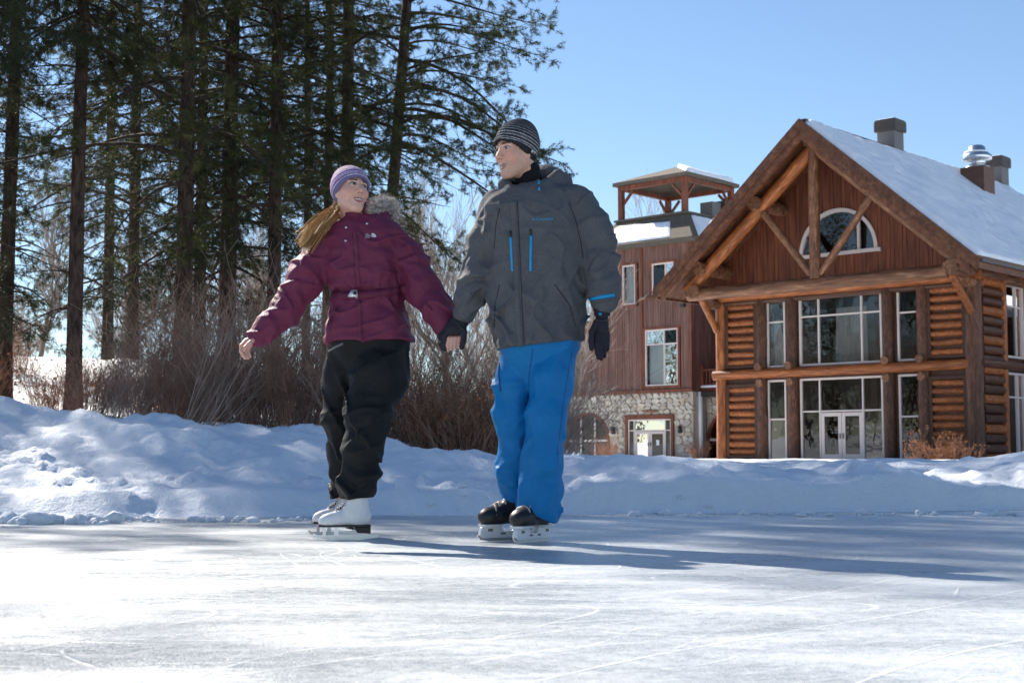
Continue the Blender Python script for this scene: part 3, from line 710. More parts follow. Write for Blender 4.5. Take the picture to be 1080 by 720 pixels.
    b = MB(); b.box(cx-tw-.15, cx+tw+.15, cy-tw-.15, cy+tw+.15, zt, zt+.14); b.build('platform', M['shingle'], tower)
    ph = 2.67; zp = T(18.55)
    for (u, v_) in q:
        x, y = cx+u/hw*ph, cy+v_/hw*ph; s1 = 1 if u < 0 else -1; s2 = 1 if v_ < 0 else -1
        b = MB(); b.box(x-.17, x+.17, y-.17, y+.17, zt+.14, zp); pm = b.build('belvedere_post', M['siding'], tower)
        for d in ((s1, 0), (0, s2)):
            b = MB(); b.tube([(x, y, zp-1.15), (x+d[0]*1.0, y+d[1]*1.0, zp-.1)], .11, 4); b.build('post_brace', M['siding'], pm)
    b = MB()
    for s in (-1, 1):
        b.box(cx-ph-.2, cx+ph+.2, cy+s*ph-.14, cy+s*ph+.14, zp, zp+.3); b.box(cx+s*ph-.14, cx+s*ph+.14, cy-ph+.14, cy+ph-.14, zp+.002, zp+.298)
    b.build('ring_beam', M['siding'], tower)
    eh = 3.1; zz = zp+.3; b = MB(); pk = T(20.25)
    b.v += [(cx+u/hw*eh, cy+v_/hw*eh, zz-.02) for u, v_ in q]+[(cx+u/hw*eh, cy+v_/hw*eh, zz+.22) for u, v_ in q]+[(cx, cy, pk)]+[(cx, cy, pk-.5)]
    for i in range(4): j = (i+1) % 4; b.f += [(i, j, 4+j, 4+i), (4+i, 4+j, 8), (j, i, 9)]
    br = b.build('belvedere_roof', M['shingle'], tower)
    snow_sheet('roof_snow', [(cx+2.85, cy-2.8, zz+.32), (cx+2.95, cy+2.8, zz+.30), (cx+.25, cy+.2, pk-.06), (cx+.2, cy-.15, pk-.06)], 30, 24, .26, tower, 2, .05)
    b = MB(); b.box(cx+1.5, cx+2.5, cy+.7, cy+1.7, zt+.15, zt+1.3); b.build('flue_box', M['metal'], tower); b = MB(); b.box(cx+1.8, cx+2.7, cy+1.9, cy+2.6, zt+.15, zt+1.5); b.build('flue_box', M['capd'], tower)
    # service stack at the balcony corner
    b = MB(); b.tube([(3.55, .6, 0), (3.55, .6, T(SK))], .14, 8); b.build('downpipe', M['blind'], tower, smooth=True)
tower_build()
# ================================================================== vegetation
def tubes(P0, P1, R0, R1, k=4):
    P0, P1, R0, R1 = [np.asarray(a, np.float32) for a in (P0, P1, R0, R1)]
    d = P1-P0; d /= np.maximum(np.linalg.norm(d, axis=1, keepdims=True), 1e-6)
    ref = np.where(np.abs(d[:, 2:3]) > .8, np.array([[1,0,0]], np.float32), np.array([[0,0,1]], np.float32))
    a = np.cross(d, ref); a /= np.linalg.norm(a, axis=1, keepdims=True); b = np.cross(d, a)
    an = np.arange(k)*2*math.pi/k; ca, sa = np.cos(an), np.sin(an)
    o = a[:, None, :]*ca[None, :, None]+b[:, None, :]*sa[None, :, None]
    V = np.concatenate([P0[:, None]+o*R0[:, None, None], P1[:, None]+o*R1[:, None, None]], 1).reshape(-1, 3)
    n = len(P0); j = np.arange(k); q = (j+1) % k
    f = np.stack([j, q, k+q, k+j], 1)
    F = (np.arange(n)[:, None, None]*2*k+f[None]).reshape(-1, 4)
    return V, F

class Seg:
    def __init__(s): s.a = []; s.b = []; s.r = []; s.q = []
    def line(s, pts, r0, r1):
        n = len(pts)-1
        for i in range(n):
            s.a.append(pts[i]); s.b.append(pts[i+1]); s.r.append(r0+(r1-r0)*i/n); s.q.append(r0+(r1-r0)*(i+1)/n)
    def mesh(s, name, m, k=4):
        V, F = tubes(s.a, s.b, s.r, s.q, k); return npmesh(name, V, F, m)

def trunk_mesh(name, H, r, rng, bend=.12, k=12, n=26, flare=1.5):
    ph = [rng.uniform(0, 6) for _ in range(4)]
    def axis(t): return Vector((bend*math.sin(t*3.1+ph[0])*t, bend*math.sin(t*2.7+ph[1])*t, t*H))
    V = []; F = []
    for i in range(n+1):
        t = (i/n)**1.2; c = axis(t); rr = r*(1-t)**.8*(1+flare*.35*math.exp(-t*H*2.2))+.012
        for j in range(k):
            a = 2*math.pi*j/k; q = rr*(1+.07*math.sin(3*a+ph[2]+t*5)+.04*rng.uniform(-1, 1)); V.append((c.x+q*math.cos(a), c.y+q*math.sin(a), c.z-.3*(i == 0)))
    for i in range(n):
        for j in range(k): q = (j+1) % k; F.append((i*k+j, i*k+q, (i+1)*k+q, (i+1)*k+j))
    return npmesh(name, V, F, M['bark']), axis

def needles(P, D, rs, per, ln, wd, spread=1.0):
    n = len(P); P = np.repeat(np.asarray(P, np.float32), per, 0); D = np.repeat(np.asarray(D, np.float32), per, 0)
    N = n*per; d = D*.55+rs.normal(0, .62*spread, (N, 3)).astype(np.float32); d /= np.linalg.norm(d, axis=1, keepdims=True)
    s = np.cross(d, rs.normal(0, 1, (N, 3))); s /= np.linalg.norm(s, axis=1, keepdims=True)
    L = (ln*rs.uniform(.6, 1.25, (N, 1))).astype(np.float32); B = P+rs.normal(0, .012, (N, 3))
    V = np.stack([B-s*wd*.5, B+s*wd*.5, B+d*L], 1).reshape(-1, 3); F = np.arange(3*N).reshape(-1, 3)
    return V, F

def make_pine(seed, H, r, z0, bl, style='pine', bias=None, nb=70, dead=10, per=7, ln=.085, wd=.010, zmin_green=None, step=.075):
    rng = random.Random(seed); rs = np.random.RandomState(seed)
    tm, axis = trunk_mesh('trunk', H, r, rng)
    br = Seg(); P = []; D = []; ga = rng.uniform(0, 6)
    def branch(z, az, L, e0, droop, green):
        p = Vector(axis(z/H)); hd = Vector((math.cos(az), math.sin(az), 0)); pts = [p.copy()]; n = 8; kx = rng.uniform(-.25, .25)
        for i in range(n):
            t = i/n; e = e0-droop*math.sin(t*2.2)+.25*t*t; a = az+kx*t
            p = p+Vector((math.cos(a)*math.cos(e), math.sin(a)*math.cos(e), math.sin(e)))*(L/n); pts.append(p.copy())
        br.line(pts, .009+.009*L, .004)
        if not green:
            for i in range(2, n):
                if rng.random() < .6:
                    s = rng.choice((-1, 1)); d = (pts[i]-pts[i-1]).normalized(); sd_ = Vector((-d.y, d.x, -.25))*s
                    q = pts[i]+(d*.5+sd_*.8)*rng.uniform(.15, .45); br.line([pts[i], (pts[i]+q)/2+Vector((0, 0, .02)), q], .006, .002)
            return
        nt_ = max(6, int(L/.16))
        for i in range(nt_):
            t = .22+.78*(i+rng.random())/nt_; f = t*n; k = min(int(f), n-1); c = pts[k].lerp(pts[k+1], f-k); d = (pts[k+1]-pts[k]).normalized()
            s = 1 if i % 2 else -1; tl = (L*.27*(1-.6*t)+.16)*rng.uniform(.55, 1.3)
            sd_ = Vector((-d.y, d.x, 0))*s; dn = rng.gauss(-.45, .3) if style == 'spruce' else rng.gauss(-.1, .45)
            td = (d*rng.uniform(.35, 1.0)+sd_*rng.uniform(.2, 1.0)+Vector((0, 0, dn))).normalized()
            q1 = c+td*tl*.5; q2 = q1+(td+Vector((rng.gauss(0, .2), rng.gauss(0, .2), rng.gauss(-.15 if style == 'spruce' else .1, .2)))).normalized()*tl*.5
            br.line([c, q1, q2], .006, .0025)
            for w_ in range(rng.randint(3, 5)):
                g = rng.uniform(.55, 1.0); pp = c.lerp(q1, g*2) if g < .5 else q1.lerp(q2, g*2-1)
                wd_ = (td*.8+Vector((rng.gauss(0, .6), rng.gauss(0, .6), rng.gauss(-.1, .45)))).normalized(); wl = rng.uniform(.08, .2)
                br.line([pp, pp+wd_*wl], .003, .0018)
                for u in range(3): P.append(tuple(pp+wd_*wl*(.3+.35*u))); D.append(tuple(wd_))
        for u in range(6): P.append(tuple(pts[n].lerp(pts[n-2], u/6))); D.append(tuple((pts[n]-pts[n-1]).normalized()))
    for i in range(nb):
        u = (i+rng.random())/nb; z = z0+(H-z0)*(u**1.05)*.985; ga += 2.399+rng.uniform(-.5, .5); az = ga
        if bias is not None and rng.random() < bias[1]: az = bias[0]+rng.gauss(0, .6)
        tt = (z-z0)/(H-z0); L = bl*(1-tt)**.75*rng.uniform(.55, 1.15)+.35
        if bias is not None and math.cos(az-bias[0]) > .3: L *= bias[2]
        e0, dr = (rng.uniform(-.5, .0), .35) if style == 'spruce' else (rng.uniform(-.35, .45), rng.uniform(.2, .9))
        branch(z, az, L, e0+.5*tt, dr*(1-tt*.6), True)
    for i in range(dead):
        z = z0*rng.uniform(.25, 1.15); branch(z, rng.uniform(0, 6.28), rng.uniform(.5, 1.5)*min(1, bl*.6), rng.uniform(-.1, .35), rng.uniform(.3, .9), False)
    V, F = needles(P, D, rs, per, ln, wd)
    return tm, br.mesh('limbs', M['barkd'], 4), npmesh('crown', V, F, M['needled' if style == 'spruce' else 'needle'], smooth=False)

PROT = {
 'a': make_pine(21, 19.0, .125, 5.0, 3.4, 'pine', (R(-10), .5, 1.0), nb=95, dead=14, per=11),
 'b': make_pine(22, 21.0, .15, 2.2, 2.7, 'spruce', None, nb=165, dead=8, per=7),
 'c': make_pine(23, 21.0, .125, 6.6, 2.9, 'pine', None, nb=105, dead=46, per=11),
 'e': make_pine(25, 19.5, .13, 6.8, 3.0, 'spruce', None, nb=135, dead=40, per=9),
 'd': make_pine(24, 20.0, .13, 3.6, 3.1, 'pine', None, nb=92, dead=20, per=11),
}
PINES = []
def pine(px, Y, kind, rz_, sc, label, tilt=(0, 0), group='pines behind the snow bank', x=None):
    X = (px-540)/FPX*Y if x is None else x
    o = empty('pine_tree', (X, Y, gz(X, Y)-.1), rz_); o.rotation_euler = (tilt[0], tilt[1], rz_); o.scale = (sc, sc, sc)
    for nm, me in zip(('trunk', 'limbs', 'crown'), PROT[kind]): link(nm, me, o)
    tag(o, label, 'pine tree', group); PINES.append(o); return o
pine(3, 24.5, 'c', 1.0, .98, 'tall pine with bare curved lower branches, leftmost trunk in view', (0, R(.5)))
pine(77, 22.5, 'e', 3.4, .92, 'straight dark pine trunk, second from the left, standing close behind the bank')
pine(138, 31.0, 'd', .6, .95, 'thin pine behind and between the second and third big trunks')
pine(190, 24.0, 'd', 2.2, 1.08, 'thick pine trunk just left of the dense dark spruce')
pine(238, 26.0, 'b', .3, 1.05, 'dense dark spruce with drooping foliage in the middle of the grove')
pine(287, 25.2, 'd', 4.0, .95, 'pine trunk rising just left of the woman in plum')
pine(345, 33.0, 'd', 5.2, .9, 'slender pine far behind the knit hat of the woman')
pine(364, 26.5, 'd', 1.3, 1.0, 'pine whose trunk rises right above the striped purple hat')
pine(398, 27.5, 'a', 0, 1.0, 'leaning pine at the right edge of the grove with long limbs over the rink', (0, R(3.6)))
pine(112, 37.0, 'b', 2.0, .95, 'spruce standing far back between the two leftmost trunks')
pine(322, 38.0, 'c', 2.6, .9, 'distant thin pine seen under the outstretched plum sleeve')
pine(208, 33.0, 'b', 4.0, .95, 'spruce half hidden behind the thick pine trunk')
G2 = 'pines of the surrounding wood outside the picture'  # unseen pines, placed for the shadows and window reflections they give
for (x, y, k, r_, sc) in ((-9.3, 20.5, 'e', .4, .95), (-10.1, 22.8, 'b', 2.4, 1.0), (-8.0, 20.4, 'e', 1.7, 1.0), (-12.2, 24.0, 'e', 2.7, .72), (-10.9, 18.6, 'e', .7, .60), (52, 88, 'b', 1, 1.1), (58, 82, 'd', 2, 1.2), (60, 95, 'b', 3, 1.2), (68, 90, 'd', 4, 1.2), (-15.5, 21.0, 'd', 2.4, 1.0), (-19, 26, 'b', 3.1, 1.0), (-24, 34, 'd', 1.9, 1.1),
    (-30, 44, 'b', 5, 1.2), (-36, 52, 'd', 2, 1.2), (-38, 42, 'b', 1, 1.1), (-44, 60, 'd', 4, 1.25), (-48, 46, 'b', 3, 1.2), (-33, 60, 'b', 2, 1.1), (-27, 52, 'd', 0, 1.1), (-34, 74, 'b', 1, 1.2), (-40, 80, 'd', 2, 1.2), (-44, 72, 'b', 3, 1.3), (-52, 84, 'd', 4, 1.3), (-58, 76, 'b', 5, 1.3), (-30, 84, 'd', 0, 1.2)):
    pine(0, y, k, r_, sc, 'pine of the surrounding wood standing outside the picture', group=G2, x=x)

def make_bare(seed, H, r, spread=.5, depth=5, twig='baretwig', nseg=4, minr=.004):
    rng = random.Random(seed); s = Seg()
    def grow(p, d, L, rad, lv):
        pts = [p.copy()]
        for i in range(nseg):
            d = (d+Vector((rng.gauss(0, .10), rng.gauss(0, .10), rng.gauss(.03, .06)))).normalized(); p = p+d*(L/nseg); pts.append(p.copy())
        s.line(pts, rad, max(minr, rad*.62))
        if lv >= depth: return
        kids = rng.choice((2, 3, 3)) if lv else 4
        for i in range(kids+ (2 if lv < 3 else 1)):
            t = rng.uniform(.3, 1.0) if i else 1.0
            f = t*nseg; k = min(int(f), nseg-1); c = pts[k].lerp(pts[k+1], f-k)
            ax = Vector((rng.gauss(0, 1), rng.gauss(0, 1), rng.gauss(0, .4))).normalized()
            nd = (d+ax*spread*rng.uniform(.6, 1.3)+Vector((0, 0, .12))).normalized()
            grow(c, nd, L*rng.uniform(.5, .78), max(minr, rad*rng.uniform(.38, .6)), lv+1)
    grow(Vector((0, 0, -.2)), Vector((0, 0, 1)), H*.36, r, 0)
    V, F = tubes(s.a, s.b, s.r, s.q, 4); rr = np.array(s.r); big = np.repeat(rr > r*.2, 4)
    me1 = npmesh('trunk', V, F[big], M['barebark']); me2 = npmesh('crown', V, F[~big], M[twig])
    return me1, me2
BARE = [make_bare(31, 8.5, .10), make_bare(32, 8.0, .09, .62), make_bare(35, 9.0, .08, .42)]
def bare(px, Y, k, rz_, sc, label, group='bare trees behind the pines'):
    X = (px-540)/FPX*Y; o = empty('bare_tree', (X, Y, gz(X, Y)), rz_); o.scale = (sc, sc, sc)
    for nm, me in zip(('trunk', 'crown'), BARE[k]): link(nm, me, o)
    return tag(o, label, 'bare tree', group)
bare(40, 36, 0, .4, .72, 'forked bare tree with twin stems between the two leftmost pines')
bare(470, 33, 1, 1.7, .80, 'pale bare tree filling the gap between the two skaters')
bare(512, 40, 2, .2, .95, 'taller pale bare tree just left of the man in the grey jacket')
bare(632, 112, 2, 2.6, 2.65, 'lone bare treetop showing beside the belvedere of the tower building')
rng = random.Random(77)
for px in (-60, 12, 110, 165, 215, 262, 318, 365, 420, 448, 492, 545, 590):
    bare(px+rng.uniform(-8, 8), rng.uniform(46, 62), rng.randrange(3), rng.uniform(0, 6), rng.uniform(.75, 1.05), 'one of the hazy bare trees far back along the wood edge', 'bare trees far back along the wood edge')

def make_shrub(seed, H, n, lean=(0, 0), twig='brush', wide=.45, leaf=0):
    rng = random.Random(seed); s = Seg(); lp = []
    for i in range(n):
        a = rng.uniform(0, 6.283); b0 = Vector((math.cos(a), math.sin(a), 0))*rng.uniform(0, .3*wide/.45)
        d = Vector((math.cos(a)*wide*rng.uniform(.1, 1.2)+lean[0], math.sin(a)*wide*rng.uniform(.1, 1.2)+lean[1], 1)).normalized()
        L = H*rng.uniform(.5, 1.05); p = b0-Vector((0, 0, .15)); pts = [p.copy()]; m = 5
        for j in range(m):
            d = (d+Vector((rng.gauss(0, .07), rng.gauss(0, .07), rng.gauss(0, .04)))).normalized(); p = p+d*(L/m); pts.append(p.copy())
        s.line(pts, rng.uniform(.004, .009), .002)
        for j in range(rng.randint(4, 8)):
            k = rng.randint(1, m-1); c = pts[k].lerp(pts[k+1], rng.random()); sd_ = Vector((rng.gauss(0, 1), rng.gauss(0, 1), rng.gauss(.2, .4))).normalized()
            q = c+(d+sd_*.8).normalized()*L*rng.uniform(.12, .38); mid = (c+q)/2+sd_*.02; s.line([c, mid, q], .0035, .0015)
            for u in range(2):
                e = mid.lerp(q, rng.random()); e2 = e+(d+Vector((rng.gauss(0, .7), rng.gauss(0, .7), 0))).normalized()*L*rng.uniform(.05, .14); s.line([e, e2], .002, .0012); lp.append(e2)
            lp.append(q)
    mt = s.mesh('stems', M[twig], 3)
    lm = None
    if leaf:
        rs = np.random.RandomState(seed); lp = [tuple(p) for p in lp]; rs.shuffle(lp); lp = lp[:leaf]
        V, F = needles(lp, np.tile([0, 0, -.5], (len(lp), 1)), rs, 3, .05, .03); lm = npmesh('dry_leaves', V, F, M['dryleaf'], False)
    return mt, lm
SHR = {'m': make_shrub(41, 1.5, 46), 'n': make_shrub(42, 1.9, 46, (.18, 0), wide=.5), 'o': make_shrub(43, 1.2, 60, wide=.7, leaf=240), 'p': make_shrub(44, 1.8, 34, (.55, 0), 'brushl', .35), 'q': make_shrub(45, .75, 60, (0, 0), 'brush', .8, 420)}
def shrub(px, Y, k, rz_, sc, label, group, dz=0):
    X = (px-540)/FPX*Y; o = empty('bare_shrub', (X, Y, gz(X, Y)+dz), rz_); o.scale = (sc, sc, sc)
    link('stems', SHR[k][0], o)
    if SHR[k][1]: link('dry_leaves', SHR[k][1], o)
    return tag(o, label, 'shrub', group)
rng = random.Random(9)
G1 = 'thicket of bare brown shrubs along the bank'
for i in range(34):
    px = 95+i*13.4+rng.uniform(-8, 8); Y = rng.uniform(13.6, 18.5); h = float(np.interp(px, [90, 150, 210, 300, 420, 480, 560, 620], [.5, .72, .98, .85, .8, .75, .6, .45]))
    shrub(px, Y, rng.choice('mnnpp'), rng.uniform(0, 6), h*Y/15*rng.uniform(.8, 1.1), 'one of the tangled bare brown shrubs in the thicket behind the bank', G1)
for i in range(16):
    shrub(-20+i*20+rng.uniform(-6, 6), rng.uniform(21, 27), rng.choice('mo'), rng.uniform(0, 6), rng.uniform(.6, .95), 'one of the low dark shrubs on the snowy rise under the pines', 'low shrubs on the rise under the pines')
for i, (px, Y, k, rz_, sc, lb) in enumerate([
    (205, 13.8, 'p', 0, 1.0, 'pale twiggy shrub left of the bare hand of the woman'), (255, 14.3, 'p', .3, 1.05, 'pale arching shrub below the bare hand of the woman'),
    (300, 14.8, 'p', -.3, .95, 'pale arching shrub left of the black trousers'), (448, 15.5, 'p', .2, .9, 'pale shrub between the black trousers and the clasped hands'), (486, 14.6, 'p', -.4, 1.0, 'pale upright shrub directly under the clasped hands'),
    (578, 19.0, 'p', 0, 1.0, 'pale shrub arching right from behind the blue trousers'), (596, 21.0, 'p', .35, .95, 'pale shrub rising in front of the tower siding'),
    (985, 55.0, 'q', 0, 1.6, 'low shrub holding dry brown leaves before the right log panel'), (1010, 54.5, 'q', 2, 1.3, 'smaller leafy brown shrub beside the lodge corner post'),
    (640, 88.0, 'o', 1, 1.3, 'brown shrub below the left arched window of the stone wall'), (735, 88.0, 'o', 2, 1.1, 'brown shrub below the right arched window of the stone wall')]):
    shrub(px, Y, k, rz_, sc, lb, 'single shrubs standing out from the thicket')
for i in range(9):
    shrub(430+i*13, 13.2+rng.uniform(0, .7), 'o', rng.uniform(0, 6), rng.uniform(.45, .62), 'one of the rust coloured low shrubs at the foot of the thicket', 'rust coloured low shrubs at the thicket foot')
# ================================================================== people: distance-field modelling
def sdf_mesh(f, lo, hi, h):
    lo = np.array(lo, np.float32); hi = np.array(hi, np.float32)
    nc = np.ceil((hi-lo)/(4*h)).astype(int)+1
    g = [lo[a]+h*(4*np.arange(nc[a])+1.5) for a in range(3)]
    C = np.stack(np.meshgrid(*g, indexing='ij'), -1).reshape(-1, 3).astype(np.float32)
    dc = f(C).reshape(nc).astype(np.float32)
    v = dc
    for a in range(3): v = np.repeat(v, 4, axis=a)
    m = np.abs(v) < 7*h+.016
    idx = np.argwhere(m); v[m] = f((lo+h*idx).astype(np.float32))
    ins = v < 0; s = np.zeros(tuple(np.array(v.shape)-1), np.int8)
    for dx in (0, 1):
        for dy in (0, 1):
            for dz in (0, 1): s += ins[dx:s.shape[0]+dx, dy:s.shape[1]+dy, dz:s.shape[2]+dz]
    act = (s > 0) & (s < 8); ci = np.argwhere(act); cm = np.full(s.shape, -1, np.int32); cm[act] = np.arange(len(ci))
    cor = np.array([(a, b, c) for a in (0, 1) for b in (0, 1) for c in (0, 1)])
    cv = np.stack([v[tuple((ci+c).T)] for c in cor], 1)
    pos = np.zeros((len(ci), 3)); cnt = np.zeros(len(ci))
    for p in range(8):
        for q in range(p+1, 8):
            if np.abs(cor[p]-cor[q]).sum() != 1: continue
            x = (cv[:, p] < 0) != (cv[:, q] < 0); t = np.where(x, cv[:, p]/np.where(x, cv[:, p]-cv[:, q], 1), 0)
            pos += x[:, None]*(cor[p]+(cor[q]-cor[p])*t[:, None]); cnt += x
    V = lo+h*(ci+pos/cnt[:, None]); Fs = []
    for a in range(3):
        b, c = (a+1) % 3, (a+2) % 3
        s0 = [slice(None)]*3; s1 = [slice(None)]*3; s0[a] = slice(0, -1); s1[a] = slice(1, None)
        e = np.argwhere(ins[tuple(s0)] != ins[tuple(s1)])
        e = e[(e[:, b] > 0) & (e[:, c] > 0) & (e[:, b] < v.shape[b]-1) & (e[:, c] < v.shape[c]-1)]
        def cell(ob, oc):
            k = e.copy(); k[:, b] += ob; k[:, c] += oc; return cm[tuple(k.T)]
        F = np.stack([cell(-1, -1), cell(0, -1), cell(0, 0), cell(-1, 0)], 1)
        fl = ~ins[tuple(e.T)]; F[fl] = F[fl][:, ::-1]; Fs.append(F)
    return V, np.concatenate(Fs)
def smin(a, b, k):
    h = np.clip(.5+.5*(b-a)/k, 0, 1); return b+(a-b)*h-k*h*(1-h)
def cap(P, a, b, ra, rb):
    a = np.asarray(a, np.float32); b = np.asarray(b, np.float32); d = b-a
    t = np.clip((P-a)@d/max(d@d, 1e-9), 0, 1); return np.linalg.norm(P-a-t[:, None]*d, axis=1)-(ra+(rb-ra)*t)
def chain(P, pts, k=.03):
    d = None
    for (a, ra), (b, rb) in zip(pts[:-1], pts[1:]):
        q = cap(P, a, b, ra, rb); d = q if d is None else smin(d, q, k)
    return d
def chain_u(P, pts):
    "arc length coordinate of the nearest point on the chain"
    best = np.full(len(P), 1e9, np.float32); u = np.zeros(len(P), np.float32); s = 0
    for (a, _), (b, _) in zip(pts[:-1], pts[1:]):
        a = np.asarray(a, np.float32); b = np.asarray(b, np.float32); d = b-a; L = np.linalg.norm(d)
        t = np.clip((P-a)@d/(d@d), 0, 1); q = np.linalg.norm(P-a-t[:, None]*d, axis=1); m = q < best
        best[m] = q[m]; u[m] = s+t[m]*L; s += L
    return u, best, s
def ell(P, c, r):
    q = P-np.asarray(c, np.float32); r = np.asarray(r, np.float32)
    k0 = np.linalg.norm(q/r, axis=1); k1 = np.linalg.norm(q/(r*r), axis=1); return k0*(k0-1)/np.maximum(k1, 1e-6)
def sections(P, S_, yaw=0, pw=2.4):
    "loft of ellipses: rows (z, cx, cy, rx, ry)"
    S_ = sorted(S_); A = np.array(S_, float); z = P[:, 2]
    cx, cy, rx, ry = [np.interp(z, A[:, 0], A[:, i]) for i in (1, 2, 3, 4)]
    c, s = math.cos(yaw), math.sin(yaw); x0, y0 = P[:, 0]-cx, P[:, 1]-cy; x = x0*c+y0*s; y = -x0*s+y0*c
    q = (np.abs(x/rx)**pw+np.abs(y/ry)**pw)**(1/pw)
    d = (q-1)*np.minimum(rx, ry); return np.maximum(d, np.maximum(A[0, 0]-z, z-A[-1, 0]))
def ridge(x, y, z): return (1-2*np.abs(vnoise(x, y, z)))
def crease(x, y, z): return np.clip(1-3.2*np.abs(vnoise(x, y, z)), 0, 1)**1.4

def m_cloth(name, c1, c2, rough=.75, weave=260, wbump=.12, sheen=.0, fold=0):
    m = mat(name, c1, rough, .25); t = NT(m); v = t.coord('Object'); n = t.noise(v, weave, 3, .7); n2 = t.noise(v, 14, 4, .6)
    t.base(t.mix(t.ramp(n, [(.3, c1), (.7, c2)]), tuple(x*.75 for x in c1), t.math('MULTIPLY', t.ramp(n2, [(.4,(0,)*3), (.75,(1,)*3)]), .35)))
    h = t.math('ADD', t.math('MULTIPLY', n, .12), t.math('MULTIPLY', t.noise(t.coord('Object', (1, 1, 1)), 34, 4, .6, 1.0), 1.0))
    t.bump(h, wbump*3.2, .011); t.b.inputs['Sheen Weight'].default_value = sheen; return m
def m_attr(name, rough=.5, spec=.4, sss=0):
    m = mat(name, (.5,.5,.5), rough, spec); t = NT(m); a = t.n('ShaderNodeAttribute', attribute_name='col'); t.base(a.outputs['Color'])
    if sss:
        t.b.inputs['Subsurface Weight'].default_value = sss; t.b.inputs['Subsurface Radius'].default_value = (.012,.005,.003); t.b.inputs['Subsurface Scale'].default_value = .5
        n = t.noise(t.coord('Object'), 600, 2, .5); t.bump(n, .2, .002); mo = t.noise(t.coord('Object'), 95, 4, .65); t.base(t.mix(a.outputs['Color'], (.78,.62,.56), t.math('MULTIPLY', t.ramp(mo, [(.35, (1,)*3), (.65, (0,)*3)]), .45), 'MULTIPLY'))
    return m
M['skin'] = m_attr('skin', .5, .35, .12); M['knit'] = m_attr('knit_wool', .95, .1)
tk = NT(M['knit']); nk = tk.noise(tk.coord('Object', (1, 1, 1)), 330, 2, .6); tk.bump(nk, .7, .006)
M['plum'] = m_cloth('plum_jacket_cloth', (.125,.018,.048), (.19,.034,.080), .62, 300, .16)
M['plumd'] = m_cloth('plum_belt_cloth', (.105,.015,.04), (.15,.025,.06), .6)
M['grey'] = m_cloth('charcoal_jacket_cloth', (.052,.053,.058), (.158,.16,.169), .75, 420, .14)
M['black'] = m_cloth('black_trouser_cloth', (.0045,.005,.006), (.009,.0095,.011), .62, 300, .16)
M['blue'] = m_cloth('blue_trouser_cloth', (.002,.150,.40), (.004,.20,.50), .55, 300, .14)
M['glove'] = m_cloth('dark_glove_cloth', (.018,.016,.022), (.045,.040,.053), .85, 300, .12)
M['seamp'] = mat('plum_seam', (.035,.006,.014), .7); M['seamg'] = mat('dark_seam', (.012,.012,.014), .7)
M['teal'] = mat('teal_zip', (.0,.30,.62), .45); M['white'] = mat('white_print', (.75,.75,.76), .5); M['gaiter'] = m_cloth('black_fleece', (.006,.006,.007), (.013,.013,.015), .95)
M['buckle'] = mat('silver_buckle', (.7,.7,.7), .35, .5, .6); M['blackp'] = mat('black_plastic', (.012,.012,.013), .45)
M['wboot'] = m_cloth('white_boot_leather', (.72,.72,.73), (.80,.80,.80), .4, 90, .03); M['sole'] = mat('dark_sole', (.025,.018,.016), .5)
M['holder'] = mat('white_blade_holder', (.68,.70,.72), .35); M['blade'] = mat('steel_blade', (.55,.56,.58), .28, .5, 1.0); M['lace'] = mat('skate_lace', (.55,.53,.5), .8)
M['trimw'] = mat('skate_trim', (.55,.42,.36), .5)

def add_col(me, C):
    a = me.color_attributes.new('col', 'FLOAT_COLOR', 'POINT')
    a.data.foreach_set('color', np.concatenate([C, np.ones((len(C), 1))], 1).astype(np.float32).ravel())

